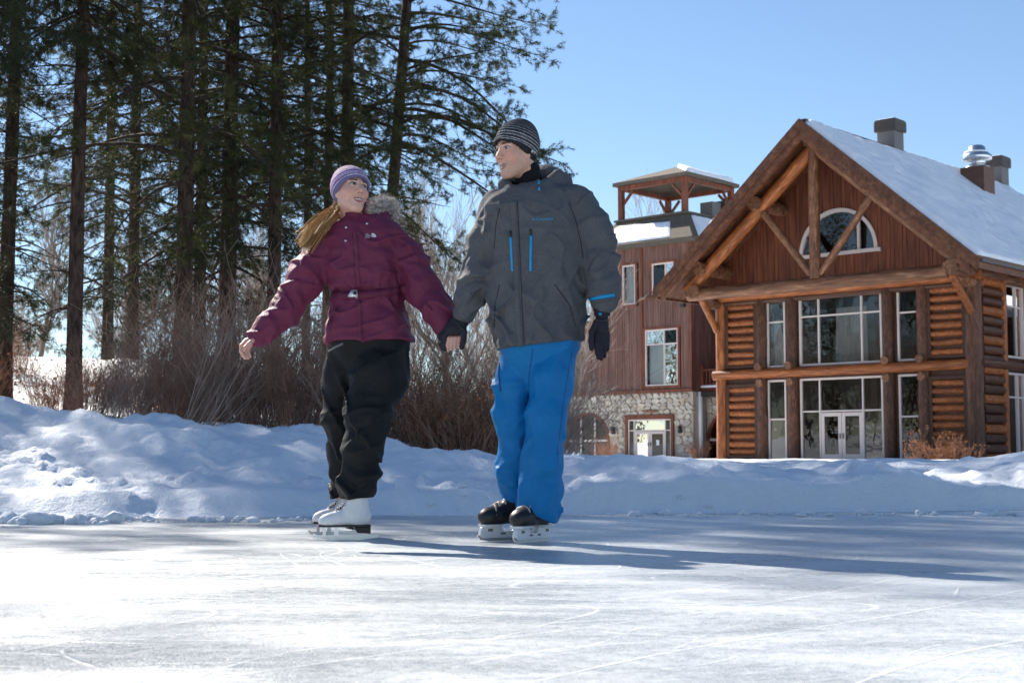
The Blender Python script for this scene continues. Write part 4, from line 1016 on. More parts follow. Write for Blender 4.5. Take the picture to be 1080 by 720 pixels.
def frame(yaw, pitch, roll):
    "head axes: side, forward, up. yaw 0 looks at the camera (-Y), positive turns to image left"
    f = Vector((-math.sin(yaw), -math.cos(yaw), 0)); s = Vector((-math.cos(yaw), math.sin(yaw), 0)); u = Vector((0, 0, 1))
    m = Matrix.Rotation(pitch, 3, s); f, u = m @ f, m @ u
    m = Matrix.Rotation(roll, 3, f); s, u = m @ s, m @ u
    return np.array([s, f, u], np.float32)      # rows
def head_field(P, neckr, female, neck_to):
    x = np.abs(P[:, 0]); Q = np.stack([x, P[:, 1], P[:, 2]], 1)
    d = ell(Q, (0, -.012, .035), (.076, .094, .088))
    d = smin(d, ell(Q, (0, .030, -.028), (.055 if female else .059, .060, .082)), .035)
    jw = .041 if female else .052
    d = smin(d, cap(Q, (jw, .005, -.055), (.014, .062, -.100 if not female else -.097), .018, .019), .028)
    d = smin(d, ell(Q, (0, .068, -.100), (.022, .020, .018)), .018)
    d = smin(d, ell(Q, (.038, .058, -.022), (.026, .024, .026)), .022)          # cheek
    d = smin(d, cap(Q, (.010, .086, .026), (.044, .070, .028), .0085, .007), .014)   # brow
    sock = np.linalg.norm(Q-np.array([.031, .100, .010], np.float32), axis=1)-.0165; d = -smin(-d, sock, .012)
    d = np.minimum(d, np.linalg.norm(Q-np.array([.0305, .0745, .009], np.float32), axis=1)-.0125)
    d = smin(d, cap(Q, (.018, .086, .0185), (.043, .074, .0175), .0042, .004), .003)   # upper lid
    d = smin(d, cap(Q, (.019, .084, .0005), (.042, .074, .001), .0036, .0036), .003)
    d = smin(d, cap(Q, (0, .086, .014), (0, .110, -.026), .0075, .0115), .012)   # nose
    d = smin(d, ell(Q, (.0115, .096, -.031), (.0085, .010, .0075)), .006)
    d = smin(d, ell(Q, (0, .075, -.066), (.030, .016, .022)), .012)              # muzzle
    mz = (.0064 if female else .0080)*(x/.024)**2
    mouth = ell(np.stack([x, P[:, 1], P[:, 2]+.068-mz], 1), (0, .096, 0), (.023, .014, .0048) if female else (.025, .014, .0034)); d = -smin(-d, mouth, .003)
    Q2 = np.stack([x, P[:, 1], P[:, 2]-mz], 1)
    d = smin(d, cap(Q2, (0, .0905, -.0618), (.022, .080, -.0645), .0044, .0028), .003)
    d = smin(d, cap(Q2, (0, .0890, -.0765), (.020, .080, -.0735), .0054, .003), .003)
    d = smin(d, ell(Q, (.068, -.004, -.010), (.010, .019, .028)), .008)          # ear, under the knit
    d = smin(d, cap(P, (0, -.020, -.05), neck_to, neckr, neckr*1.12), .03)
    return d
def head_paint(L, base, female):
    n = len(L); x = np.abs(L[:, 0]); y, z = L[:, 1], L[:, 2]; C = np.tile(np.array(base), (n, 1))
    def put(m, c, k=1.0):
        m = np.clip(m, 0, 1)[:, None]*k; C[:] = C*(1-m)+np.array(c)*m
    g = lambda cx, cy, cz, r: np.exp(-(((x-cx)**2+(y-cy)**2+(z-cz)**2)/r**2))
    put(g(.042, .07, -.03, .028), (base[0]*1.0, base[1]*.66, base[2]*.62), .55); put(g(0, .11, -.028, .016), (base[0], base[1]*.7, base[2]*.66), .5)
    if not female:
        st = sstep(-.035, -.06, z)*sstep(.0, .04, y+.02)*(1-g(0, .09, -.068, .018)); put(st, tuple(b*.72 for b in base), .55)
    mz = (.0064 if female else .0080)*(x/.024)**2; zl = z-mz
    fr = y > .070
    lips = fr & (x < .024) & (zl > -.083) & (zl < -.057) & (((x/.0245)**2+((zl+.0695)/.0125)**2) < 1); put(lips.astype(float), (.42, .10, .10) if female else (.42, .20, .17))
    teeth = fr & (((x/(.0195 if female else .021))**2+((zl+.0682)/(.0050 if female else .0030))**2) < 1); put(teeth.astype(float), (.72, .69, .65) if female else (.6, .56, .52))
    gap = fr & (((x/(.0215 if female else .024))**2+((zl+.0685)/(.0066 if female else .0042))**2) < 1) & ~teeth; put(gap.astype(float), (.10, .03, .03))
    # eyes
    ex, ez = x-.0305, z-.009; eye = (y > .066) & ((ex/.0142)**2+(ez/(.0068 if female else .0052))**2 < 1); put(eye.astype(float), (.45, .42, .40))
    lid = (y > .066) & ((ex/.0165)**2+((ez-.002)/(.0098 if female else .0085))**2 < 1) & ~eye & (ez > -.003); put(lid.astype(float), (.035, .022, .018) if female else (.10, .05, .035), .9 if female else .6)
    br = (y > .055) & (x > .012) & (x < .050) & (np.abs(z-(.0325-.16*np.abs(x-.034))) < (.0052 if not female else .0042)); put(br.astype(float), (.045, .025, .016) if not female else (.075, .042, .025), .9)
    nostril = g(.0075, .103, -.0385, .0055); put(nostril, (.12, .04, .035), .8)
    return C
def iris(C, L, gaze, col):
    for s in (-1, 1):
        ex = L[:, 0]-s*.0305-gaze[0]; ez = L[:, 2]-.009-gaze[1]; r = np.hypot(ex, ez); m = (L[:, 1] > .066) & (r < .0066) & ((L[:, 2]-.009) < .0060) & ((L[:, 2]-.009) > -.0058); C[m] = col
    return C
def hat_parts(T, c, Rm, sc, stripes, name, parent, slouch=.0, brim=(.014, .38)):
    def f(P):
        L = ((P-c)@Rm.T)/sc
        d = ell(L, (0, -.010, .037), (.0895, .107, .1)); d = smin(d, ell(L, (0, -.03-slouch, .085), (.06, .065, .058)), .03)
        pl = (brim[0]+brim[1]*np.maximum(L[:, 1], -.035))-L[:, 2]; e = np.maximum(d, pl); rim = np.maximum(np.abs(d)-.0045, np.abs(pl+.004)-.012); e = np.minimum(e, smin(e, rim, .004))
        inner = ell(L, (0, -.010, .030), (.079, .098, .09)); e = np.maximum(e, -np.maximum(inner, pl-.02))
        rib = .0012*np.sin(np.arctan2(L[:, 0], L[:, 1]+.01)*46)
        return (e-rib)*sc
    V, F = sdf_mesh(f, c-.16*sc, c+.17*sc, .0034); L = ((V-c)@Rm.T)/sc
    t = L[:, 2]-.46*L[:, 1]-.005; C = stripes(t, L); me = npmesh(name, V, F, M['knit']); add_col(me, C)
    return link(name, me, parent), V, F

def limb_wr(P, pts, amp, fq, seed, lo=0.0, hi=1.0, reach=.13):
    u, q, L = chain_u(P, pts); m = (q < reach)*sstep(lo, lo+.12, u/L)*(1-sstep(.86, .97, u/L))
    w_ = u*fq+1.6*vnoise(P[:, 0]*9+seed, P[:, 1]*9, P[:, 2]*9); r = 1-np.abs(np.mod(w_, 2)-1)*2
    k = .45+.55*vnoise(P[:, 0]*7+seed*2, P[:, 1]*7, P[:, 2]*7+3)
    return amp*m*r*np.clip(k, 0, 1.2)

class BV:
    def __init__(s, V, F): s.t = BVHTree.FromPolygons([tuple(v) for v in V], [tuple(int(i) for i in f) for f in F])
    def hit(s, px, py):
        o = Vector((0, 0, CAM_H)); d = (at(px, py, 6)-o).normalized(); r = s.t.ray_cast(o, d); return (r[0], r[1]) if r[0] is not None else None
def strip(bv, pts, wd, name, m, parent, lift=.0015, th=.004, n=None):
    P = []; n = n or max(2, int(sum(math.dist(a, b) for a, b in zip(pts[:-1], pts[1:]))/2.2))
    tot = [0]
    for a, b in zip(pts[:-1], pts[1:]): tot.append(tot[-1]+math.dist(a, b))
    for i in range(n+1):
        s = tot[-1]*i/n; px = np.interp(s, tot, [p[0] for p in pts]); py = np.interp(s, tot, [p[1] for p in pts]); h = bv.hit(px, py)
        if h: P.append(h)
    if len(P) < 2: return None
    b = MB(); k = len(P)
    N = [sum((P[j][1] for j in range(max(0, i-2), min(k, i+3))), Vector()).normalized() for i in range(k)]
    for i in range(k):
        t = (P[min(i+1, k-1)][0]-P[max(i-1, 0)][0]).normalized(); nn = N[i]; s = nn.cross(t).normalized(); c = P[i][0]
        for (a, e) in ((-1, -.004), (-.8, lift+th), (.8, lift+th), (1, -.004)): b.v.append(tuple(c+s*(a*wd/2)+nn*e))
        if i:
            for j in range(3): b.f.append((4*i-4+j, 4*i-3+j, 4*i+1+j, 4*i+j))
    b.f.append((0, 1, 2, 3)); b.f.append((4*k-1, 4*k-2, 4*k-3, 4*k-4))
    return b.build(name, m, parent, smooth=True)
def decal(bv, V2, F, x0, y0, sx, name, m, parent, lift=.003, rot=0):
    "flat print laid onto a surface: V2 in units of photo pixels around (x0, y0)"
    c, s = math.cos(rot), math.sin(rot); V = []; last = None
    for (u, v) in V2:
        h = bv.hit(x0+(u*c-v*s)*sx, y0-(u*s+v*c)*sx)
        if h: last = h[0]+h[1]*lift
        V.append(tuple(last) if last else (0, 0, 0))
    b = MB(); b.v = V; b.f = F; return b.build(name, m, parent)
def text2d(txt):
    cu = bpy.data.curves.new('lettering', 'FONT'); cu.body = txt; cu.size = 1; cu.align_x = 'LEFT'; cu.resolution_u = 3; o = bpy.data.objects.new('lettering', cu); COL.objects.link(o)
    dg = bpy.context.evaluated_depsgraph_get(); me = bpy.data.meshes.new_from_object(o.evaluated_get(dg)); V = [(v.co.x, v.co.y) for v in me.vertices]; F = [tuple(p.vertices) for p in me.polygons]
    bpy.data.objects.remove(o); bpy.data.curves.remove(cu); bpy.data.meshes.remove(me); return V, F

def hand_field(P, wrist, palm, fingers, thumb, rp, k=.008):
    d = chain(P, [(wrist, rp*.78), (palm, rp)], .01)
    for fg in fingers: d = smin(d, chain(P, fg, .004), k)
    return smin(d, chain(P, thumb, .004), k)
def z_at(py, Y): return at(540, py, Y).z
def x_at(px, py, Y): return at(px, py, Y).x
def sec(Y, rows):
    k = Y/FPX
    return [(z_at(py, Y), x_at(cx, py, Y), Y+dy, hw*k, ry) for (py, cx, hw, dy, ry) in rows]
def pj(Y, rows): return [(np.array(at(px, py, Y+dy), np.float32), r) for (px, py, dy, r) in rows]

def low_body(parts, lo, hi):
    return sdf_mesh(lambda P: np.minimum.reduce([chain(P, p, .05) for p in parts]), lo, hi, .014)
def join(*VF):
    V = []; F = []; n = 0
    for v, f in VF: V.append(v); F.append(f+n); n += len(v)
    return np.concatenate(V), np.concatenate(F)

# ------------------------------------------------------------------ woman
YW = 6.6
woman = empty('person', (at(372, 560, YW).x, 6.6, 0)); tag(woman, 'woman in plum belted jacket, black trousers and white skates, one arm held out', 'person', kind=None)
WK = Matrix.Translation(-woman.location)
def attach(o, root): o.matrix_parent_inverse = Matrix.Translation(-root.location); return o
def build_woman():
    Y = YW
    # jacket
    tor = sec(Y, [(229, 381, 17, .02, .075), (236, 383, 33, .015, .095), (244, 384, 42, .01, .11), (258, 382, 44, 0, .125), (280, 381, 40, -.005, .135), (298, 384, 39, 0, .13), (307, 388, 37, 0, .122), (312, 388, 36.5, 0, .12), (320, 388, 39, 0, .13), (340, 389, 43, 0, .145), (361, 391, 46.5, 0, .155)])
    sl_r = pj(Y, [(345, 258, .01, .072), (323, 291, 0, .078), (303, 325, -.03, .066), (284, 345, -.05, .055), (271, 356.5, -.07, .047)])
    sl_l = pj(Y, [(410, 252, .02, .076), (432, 279, .0, .080), (449, 308, -.05, .073), (460, 326, -.10, .060), (468, 341, -.13, .052)])
    hood = [pj(Y, [(362, 233, .10, .045), (384, 226, .13, .055), (408, 226, .09, .042)])]
    collar = pj(Y, [(360, 238, .02, .03), (368, 240, -.055, .028), (384, 241, -.075, .027), (397, 235, -.03, .03), (404, 229, .04, .034)])
    zb = z_at(309.5, Y); hem = z_at(360, Y)
    def f(P):
        d = sections(P, tor, R(-6)); fl = .010*fbm(P[:, 0]*7, P[:, 1]*7, P[:, 2]*9, 2)+.011*crease(P[:, 0]*7+P[:, 2]*6, P[:, 1]*7, P[:, 2]*11-P[:, 0]*4)-.004; d = d+np.where(np.abs(P[:, 2]-zb) < .02, 0, 1)*(-fl)
        # gathered waist: folds fan out above and below the belt
        wz = P[:, 2]-zb; fan = np.exp(-(wz/.06)**2); d = d+.010*np.exp(-(wz/.022)**2)-.012*fan*ridge(P[:, 0]*24, P[:, 1]*24, wz*6)
        d = d-.006*ridge(P[:, 0]*9+P[:, 2]*7, P[:, 1]*6, P[:, 2]*11)*sstep(0, .1, np.abs(wz))
        d = d-.004*np.sin((P[:, 2]-hem)/.012*1.0)*np.exp(-((P[:, 2]-hem-.01)/.012)**2)
        for s, sd_ in ((sl_r, 1.3), (sl_l, 5.1)):
            a = chain(P, s, .05); a = a-limb_wr(P, s, .013, 16, sd_, .12)-.012*crease(P[:, 0]*10+sd_+P[:, 2]*6, P[:, 1]*9, P[:, 2]*9)-.004*fbm(P[:, 0]*16+sd_, P[:, 1]*16, P[:, 2]*16, 2); d = smin(d, a, .022)
        d = smin(d, chain(P, hood[0], .03)-.006*fbm(P[:, 0]*14, P[:, 1]*14, P[:, 2]*14, 2), .03); d = smin(d, chain(P, collar, .02), .012)
        return d
    V, F = sdf_mesh(f, (at(255, 0, Y).x, Y-.30, z_at(372, Y)), (at(490, 0, Y).x, Y+.32, z_at(212, Y)), .0062)
    jk = attach(link('jacket', npmesh('jacket', V, F, M['plum']), woman), woman); bv = BV(V, F)
    A = lambda o: None if o is None else o   # decals are built in world space under the jacket
    strip(bv, [(374, 243), (376, 262), (377, 285), (378.5, 303)], .020, 'placket', M['plum'], jk, .001, .004)
    strip(bv, [(371.5, 246), (373.4, 285), (375, 303)], .004, 'placket_seam', M['seamp'], jk, -.002, .002)
    strip(bv, [(378.5, 317), (379, 335), (380, 359)], .020, 'placket', M['plum'], jk, .001, .004)
    strip(bv, [(381.6, 317), (382.3, 335), (383, 359)], .004, 'placket_seam', M['seamp'], jk, -.002, .002)
    strip(bv, [(347, 310.5), (358, 311.5), (370, 311.5), (388, 310.5), (405, 308.5), (418, 306.8), (428, 305)], .040, 'belt', M['plumd'], jk, .007, .007)
    strip(bv, [(369, 311.3), (377, 311)], .040, 'buckle', M['buckle'], jk, .016, .006)
    strip(bv, [(371.5, 311.3), (374.5, 311.2)], .016, 'buckle_slot', M['blackp'], jk, .023, .003)
    strip(bv, [(413, 322), (424, 333), (433, 349)], .006, 'pocket_seam', M['seamp'], jk, -.002, .003)
    strip(bv, [(357, 322), (351, 334), (348, 350)], .006, 'pocket_seam', M['seamp'], jk, -.002, .003)
    strip(bv, [(343, 356), (360, 361), (380, 362), (405, 360), (434, 354)], .004, 'hem_seam', M['seamp'], jk, -.002, .002)
    strip(bv, [(410, 258), (414, 268), (417, 280), (420, 292)], .005, 'sleeve_seam', M['seamp'], jk, -.002, .002)
    strip(bv, [(449, 319), (456, 327)], .006, 'sleeve_zip', M['seamp'], jk, -.001, .003)
    for p in ((365, 240), (387, 236), (364.5, 254), (374, 250)):
        strip(bv, [(p[0]-1, p[1]), (p[0]+1, p[1])], .008, 'snap', M['buckle'], jk, .001, .003)
    # white half-dome emblem and lettering on the chest
    for k in range(3):
        pts = [(7.5+(1.6+1.5*k)*math.cos(a), -1+(1.6+1.5*k)*math.sin(a)) for a in np.linspace(.0, math.pi/2, 7)]; pin = [(7.5+(.5+1.5*k)*math.cos(a), -1+(.5+1.5*k)*math.sin(a)) for a in np.linspace(math.pi/2, .0, 7)]
        decal(bv, pts+pin, [(i, i+1, 12-i, 13-i) for i in range(6)], 385, 250.8, 1, 'emblem', M['white'], jk, rot=R(8))
    for i, tx in enumerate(('THE', 'NORTH', 'FACE')):
        tv, tf = text2d(tx); decal(bv, [(u*2.1, v*2.1) for u, v in tv], tf, 385.0, 248.6+i*1.75, 1, 'lettering', M['white'], jk, rot=R(8))
    # trousers
    lg_l = pj(Y, [(404, 352, .0, .105), (398, 395, -.03, .118), (388, 440, -.07, .094), (382.5, 470, -.08, .080), (379, 505, -.07, .076), (377.5, 524, -.06, .074)])
    lg_r = pj(Y, [(368, 352, .03, .092), (361, 395, .08, .080), (357, 440, .14, .064), (359, 480, .19, .054), (359, 520, .22, .050)])
    zc = z_at(526, Y)
    def ft(P):
        d = sections(P, sec(Y, [(345, 390, 42, 0, .135), (362, 390, 43, 0, .135), (380, 388, 30, 0, .10), (410, 384, 8, 0, .03)]))
        for s, sd_ in ((lg_l, 2.2), (lg_r, 8.1)):
            a = chain(P, s, .05); u, q, L = chain_u(P, s)
            a = a-.015*crease(P[:, 0]*9+P[:, 2]*5+sd_, P[:, 1]*8, P[:, 2]*3.4)-.010*crease(P[:, 0]*7-P[:, 2]*8+sd_, P[:, 1]*7, P[:, 2]*6)-.005*fbm(P[:, 0]*9, P[:, 1]*9, P[:, 2]*7+sd_, 2)
            bun = sstep(.62, .95, u/L); w_ = u*24+1.8*vnoise(P[:, 0]*9+sd_, P[:, 1]*9, P[:, 2]*6); a = a-bun*.019*(1-2*np.abs(np.mod(w_, 2)-1))*np.clip(.5+.7*vnoise(P[:, 0]*8, P[:, 1]*8, P[:, 2]*5+sd_), 0, 1.1)
            kn = np.exp(-((u/L-.5)/.12)**2); a = a-kn*.012*ridge(P[:, 0]*4, P[:, 1]*4, P[:, 2]*16+sd_)
            d = smin(d, a, .02)
        return np.maximum(d, zc-.012*vnoise(P[:, 0]*9, P[:, 1]*9)-P[:, 2]+0*d)
    V, F = sdf_mesh(ft, (at(325, 0, Y).x, Y-.34, z_at(534, Y)-.02), (at(452, 0, Y).x, Y+.34, z_at(350, Y)), .0065)
    tr = attach(link('trousers', npmesh('trousers', V, F, M['black']), woman), woman); bt = BV(V, F)
    strip(bt, [(347, 370), (353, 366), (362, 362)], .012, 'pocket_zip', M['metal'], tr, .001, .004)
    # head
    c = np.array(at(369.5, 203.5, Y-.01), np.float32); sc = .97; Rm = frame(R(-35), R(11), R(-7))
    ntl = ((np.array(at(377, 246, Y+.03))-c)@Rm.T)/sc
    def fh(P): return head_field(((P-c)@Rm.T)/sc, .047, True, ntl)*sc
    Vh, Fh = sdf_mesh(fh, c-np.array([.14, .15, .24]), c+np.array([.15, .15, .15]), .0023)
    L = ((Vh-c)@Rm.T)/sc; C = head_paint(L, (.74, .45, .35), True); C = iris(C, L, (-.0035, .0012), (.045, .03, .018))
    # bare right hand
    H = lambda px, py, dy: np.array(at(px, py, Y+dy), np.float32)
    wr, pm = H(272, 355.5, -.07), H(262, 361.5, -.085)
    fing = [[(H(259.5, 359.5, -.088), .0100), (H(254.5, 364.5, -.115), .0090), (H(254.2, 370.5, -.12), .0082), (H(255.8, 374.5, -.112), .0074)],
            [(H(259.5, 361.5, -.082), .0100), (H(255.8, 368, -.100), .0090), (H(256.3, 374.0, -.105), .0082), (H(258.3, 377.5, -.098), .0074)],
            [(H(261, 363.5, -.075), .0098), (H(258.6, 369.5, -.085), .0086), (H(259.6, 375.0, -.088), .0080), (H(261.5, 377.6, -.08), .0072)],
            [(H(263, 365, -.065), .0090), (H(261.8, 370, -.070), .0078), (H(262.8, 374.2, -.072), .0072), (H(264, 376, -.066), .0064)]]
    th = [(H(267, 358.5, -.105), .0110), (H(262.5, 362.5, -.125), .0100), (H(258.5, 366.5, -.135), .0090), (H(257.5, 369.0, -.137), .0080)]
    fhand = lambda P: hand_field(P, wr, pm, fing, th, .024)
    a = np.stack([wr, pm]+[p for g in fing+[th] for p, _ in g]); Vr, Fr = sdf_mesh(fhand, a.min(0)-.035, a.max(0)+.035, .0024)
    # left hand, fingers showing out of the man's grip
    wl, pl = H(469, 342, -.135), H(475.5, 349.5, -.155)
    fl = [[(H(474+3.6*i, 350+.6*i, -.165), .0100), (H(473.5+3.7*i, 357-.3*i, -.205), .0096), (H(472.2+3.9*i, 363.5-.5*i, -.205), .0090), (H(472.6+3.4*i, 369.0-1.3*i, -.185), .0082)] for i in range(4)]
    tl = [(H(472, 345.5, -.165), .011), (H(477, 347.5, -.185), .010), (H(482, 348.5, -.18), .009)]
    fh2 = lambda P: hand_field(P, wl, pl, fl, tl, .026, .004)
    a = np.stack([wl, pl]+[p for g in fl+[tl] for p, _ in g]); Vl, Fl = sdf_mesh(fh2, a.min(0)-.035, a.max(0)+.035, .0024)
    thin = lambda pts, k=.6: [(p, r*k) for p, r in pts]
    Vb, Fb = low_body([thin(sl_r, .42), thin(sl_l, .42), thin(lg_l), thin(lg_r), pj(Y, [(381, 244, .03, .05), (384, 270, .01, .08), (388, 310, 0, .075), (389, 350, 0, .09)])], (at(262, 0, Y).x, Y-.3, .1), (at(480, 0, Y).x, Y+.35, z_at(236, Y)))
    Va, Fa = join((Vh, Fh), (Vr, Fr), (Vl, Fl), (Vb, Fb)); sk = np.array([.72, .42, .33]); Ca = np.concatenate([C, np.tile(sk, (len(Va)-len(Vh), 1))])
    me = npmesh('body', Va, Fa, M['skin']); add_col(me, Ca); attach(link('body', me, woman), woman)
    # hat
    def st(t, L):
        base = np.array([.58, .44, .52]); C = np.tile(base, (len(t), 1)); n = .5+.5*vnoise(L[:, 0]*60, L[:, 1]*60, L[:, 2]*110); C *= (.75+.5*n)[:, None]
        for a, b, col in ((-.05, .006, (.19, .16, .30)), (.006, .012, (.78, .70, .78)), (.012, .024, (.23, .10, .30)), (.024, .0285, (.74, .64, .74)), (.0285, .036, (.36, .20, .42)), (.036, .0405, (.76, .68, .76)), (.0405, .054, (.24, .12, .33)), (.054, .059, (.72, .62, .70))):
            m = (t >= a) & (t < b); C[m] = col
        return C
    ho, Vt, Ft = hat_parts(None, c, Rm, sc, st, 'hat', woman, .008, (-.018, .74)); attach(ho, woman)
    # hair: a loose ponytail over the right shoulder
    rs = np.random.RandomState(3); seg = Seg()
    root = np.array(at(357, 216, Y+.0)); 
    locks = [(rs.normal(0, .9, 3), rs.uniform(0, 6.28), rs.uniform(.8, 1.06), rs.uniform(.6, 1.4)) for _ in range(15)]; cols = []; nseg_ = 14
    for i in range(1000):
        lk, curl, end, wa = locks[i % 15]; o = lk+rs.normal(0, .45, 3) if i < 860 else lk*1.4+rs.normal(0, .9, 3); end = end*rs.uniform(.9, 1.04)
        k0 = [np.array(at(358+rs.uniform(-2.5, 2.5), 213+rs.uniform(-7, 8), Y+.01+rs.uniform(-.03, .03))), np.array(at(350+o[0]*2.0, 227+o[2]*3.0, Y-.03+o[1]*.012)), np.array(at(340.5+o[0]*3.0, 235+o[2]*3.6, Y-.06+o[1]*.018)), np.array(at(332+o[0]*3.6, 244+o[2]*4.2, Y-.075+o[1]*.02)), np.array(at(325+o[0]*4.6, 254+o[2]*4.6, Y-.07+o[1]*.02))]
        pts = []
        for j in range(nseg_+1):
            t = j/nseg_*end*4; q = min(int(t), 3); fr_ = t-q; p0, p1, p2, p3 = k0[max(q-1, 0)], k0[q], k0[q+1], k0[min(q+2, 4)]
            p = .5*((2*p1)+(-p0+p2)*fr_+(2*p0-5*p1+4*p2-p3)*fr_**2+(-p0+3*p1-3*p2+p3)*fr_**3)
            wv = .013*wa*math.sin(t*2.7+curl)*min(1, t*.8); pts.append(Vector(p+np.array([wv*.6, wv*.3, wv])))
        seg.line(pts, .0012, .0007)
        tone = rs.choice(4, p=[.25, .35, .28, .12]); cc = np.array([(.20, .085, .028), (.44, .22, .07), (.68, .40, .14), (.86, .64, .34)][tone])*rs.uniform(.8, 1.15); cols.append(np.tile(cc, (nseg_*6, 1)))
    M['hair'] = m_attr('golden_brown_hair', .42, .5); hme = seg.mesh('hair', M['hair'], 3); add_col(hme, np.concatenate(cols)); attach(link('hair', hme, woman), woman)
    # fur on the hood
    rs = np.random.RandomState(4); arc = [np.array(at(*p)) for p in ((394, 225, Y+.0), (398.5, 217, Y+.02), (405, 214, Y+.05), (411, 218, Y+.07), (413, 226, Y+.08), (402, 222, Y+.10), (380, 219, Y+.13), (358, 224, Y+.11), (350, 234, Y+.06), (352, 243, Y+.02))]
    P = []; D = []
    for i in range(1700):
        t = rs.uniform(0, len(arc)-1.001) if i % 3 else rs.uniform(0, 4); k = int(t); p = arc[k]*(1-t+k)+arc[k+1]*(t-k); d = rs.normal(0, 1, 3); d /= np.linalg.norm(d); P.append(p+d*.014); D.append(d)
    V, F = needles(P, D, rs, 9, .028, .0016, .5)
    fm = mat('grey_fur', (.5,.47,.44), .9, .1); t = NT(fm); n = t.noise(t.coord('Object'), 70, 2, .6); t.base(t.ramp(n, [(.35, (.22,.18,.16)), (.5, (.58,.53,.49)), (.62, (.88,.85,.81))]))
    attach(link('fur_trim', npmesh('fur_trim', V, F, fm, False), woman), woman)
build_woman()

# ------------------------------------------------------------------ man
YM = 6.35
man = empty('person', (at(552, 560, YM).x, YM, 0)); tag(man, 'man in charcoal jacket, bright blue trousers and striped beanie, looking aside', 'person')
def build_man():
    Y = YM
    tor = sec(Y, [(193, 566, 22, .03, .085), (201, 566, 35, .02, .105), (209, 567, 47, .015, .12), (221, 567, 54, .01, .135), (245, 567, 54, 0, .145), (280, 567, 51, 0, .15), (312, 567.5, 49.5, 0, .15), (340, 569, 47.5, 0, .15), (372, 571.5, 43, 0, .146)])
    sl_r = pj(Y, [(526, 220, .05, .080), (511, 256, .04, .072), (504, 288, .02, .064), (497, 310, .025, .056), (489.5, 330, .04, .050)])
    sl_l = pj(Y, [(606, 214, .0, .088), (626, 246, -.02, .083), (632, 276, -.04, .077), (636, 302, -.07, .066), (635.5, 318, -.085, .056)])
    hood = pj(Y, [(556, 196, .12, .05), (576, 189, .12, .062), (592, 194, .07, .048), (598, 205, .02, .035)])
    col = pj(Y, [(589, 184, .045, .026), (575, 197, -.03, .030), (556, 205, -.085, .030), (540, 203, -.085, .028), (532, 195, -.03, .026), (538, 190, .05, .026)])
    hz = lambda x: z_at(369, Y)+(x-x_at(530, 369, Y))*.11
    def f(P):
        d = sections(P, tor, R(14), 2.3); d = d-.010*fbm(P[:, 0]*5, P[:, 1]*5, P[:, 2]*6, 2)-.010*crease(P[:, 0]*10-P[:, 2]*6, P[:, 1]*7, P[:, 2]*5+P[:, 0]*4)-.005*crease(P[:, 0]*6+P[:, 2]*9, P[:, 1]*6, P[:, 2]*7)
        low = sstep(z_at(270, Y), z_at(330, Y), P[:, 2]); d = d-.019*low*crease(P[:, 0]*7-P[:, 2]*9, P[:, 1]*5, P[:, 2]*5+P[:, 0]*6)-.007*ridge(P[:, 0]*12+P[:, 2]*5, P[:, 1]*9, P[:, 2]*5)
        for s, sd_ in ((sl_r, 3.3), (sl_l, 7.7)):
            a = chain(P, s, .05); a = a-limb_wr(P, s, .015, 16, sd_, .2)-.010*crease(P[:, 0]*11+sd_-P[:, 2]*9, P[:, 1]*10, P[:, 2]*8)-.004*fbm(P[:, 0]*12+sd_, P[:, 1]*12, P[:, 2]*12, 2); d = smin(d, a, .018)
        d = smin(d, chain(P, hood, .03)-.006*fbm(P[:, 0]*13, P[:, 1]*13, P[:, 2]*13, 2), .025); d = smin(d, chain(P, col, .02), .012)
        d = np.maximum(d, hz(P[:, 0])-P[:, 2])
        # neck opening
        return np.maximum(d, -cap(P, at(556, 196, Y-.01), at(549, 172, Y-.02), .052, .078))
    V, F = sdf_mesh(f, (at(470, 0, Y).x, Y-.32, z_at(375, Y)), (at(662, 0, Y).x, Y+.34, z_at(170, Y)), .0062)
    jk = attach(link('jacket', npmesh('jacket', V, F, M['grey']), man), man); bv = BV(V, F)
    strip(bv, [(541, 212), (542.5, 240), (544.5, 290), (546, 330), (549, 366)], .030, 'placket', M['grey'], jk, .001, .005)
    strip(bv, [(545.6, 212), (547.5, 245), (549.5, 290), (551, 330), (553.5, 366)], .004, 'placket_seam', M['seamg'], jk, -.002, .003)
    for p in ([(538.5, 250), (540.5, 286)], [(560, 248), (559.5, 286)]):
        strip(bv, p, .012, 'zip_pocket', M['teal'], jk, .001, .004)
        strip(bv, [(p[0][0]-.3, p[0][1]-6), (p[0][0], p[0][1])], .010, 'zip_pull', M['blackp'], jk, .003, .005)
    strip(bv, [(585, 300), (601, 322), (607, 344)], .005, 'pocket_seam', M['seamg'], jk, -.002, .003)
    strip(bv, [(527, 300), (522, 322), (521, 344)], .005, 'pocket_seam', M['seamg'], jk, -.002, .003)
    strip(bv, [(600, 214), (607, 232), (612, 252), (615, 272)], .005, 'sleeve_seam', M['seamg'], jk, -.002, .003)
    strip(bv, [(527, 220), (523, 238), (521, 262)], .005, 'sleeve_seam', M['seamg'], jk, -.002, .003)
    strip(bv, [(533, 364), (550, 366.5), (575, 364), (608, 357)], .004, 'hem_seam', M['seamg'], jk, -.002, .002)
    strip(bv, [(623, 316), (634, 313.5), (648, 311.5)], .020, 'cuff_lining', M['teal'], jk, .001, .003); strip(bv, [(622, 318.6), (635, 316.5), (649, 314.5)], .012, 'cuff_edge', M['grey'], jk, .004, .006)
    for q in ((568, 193), (568.5, 199.5)): strip(bv, [(q[0], q[1]-1.2), (q[0], q[1]+1.2)], .010, 'cord_stop', M['teal'], jk, .002, .006)
    tv, tf = text2d('Columbia'); decal(bv, [(u*4.5, v*4.5) for u, v in tv], tf, 565.5, 232.6, 1, 'lettering', M['teal'], jk, rot=R(1))
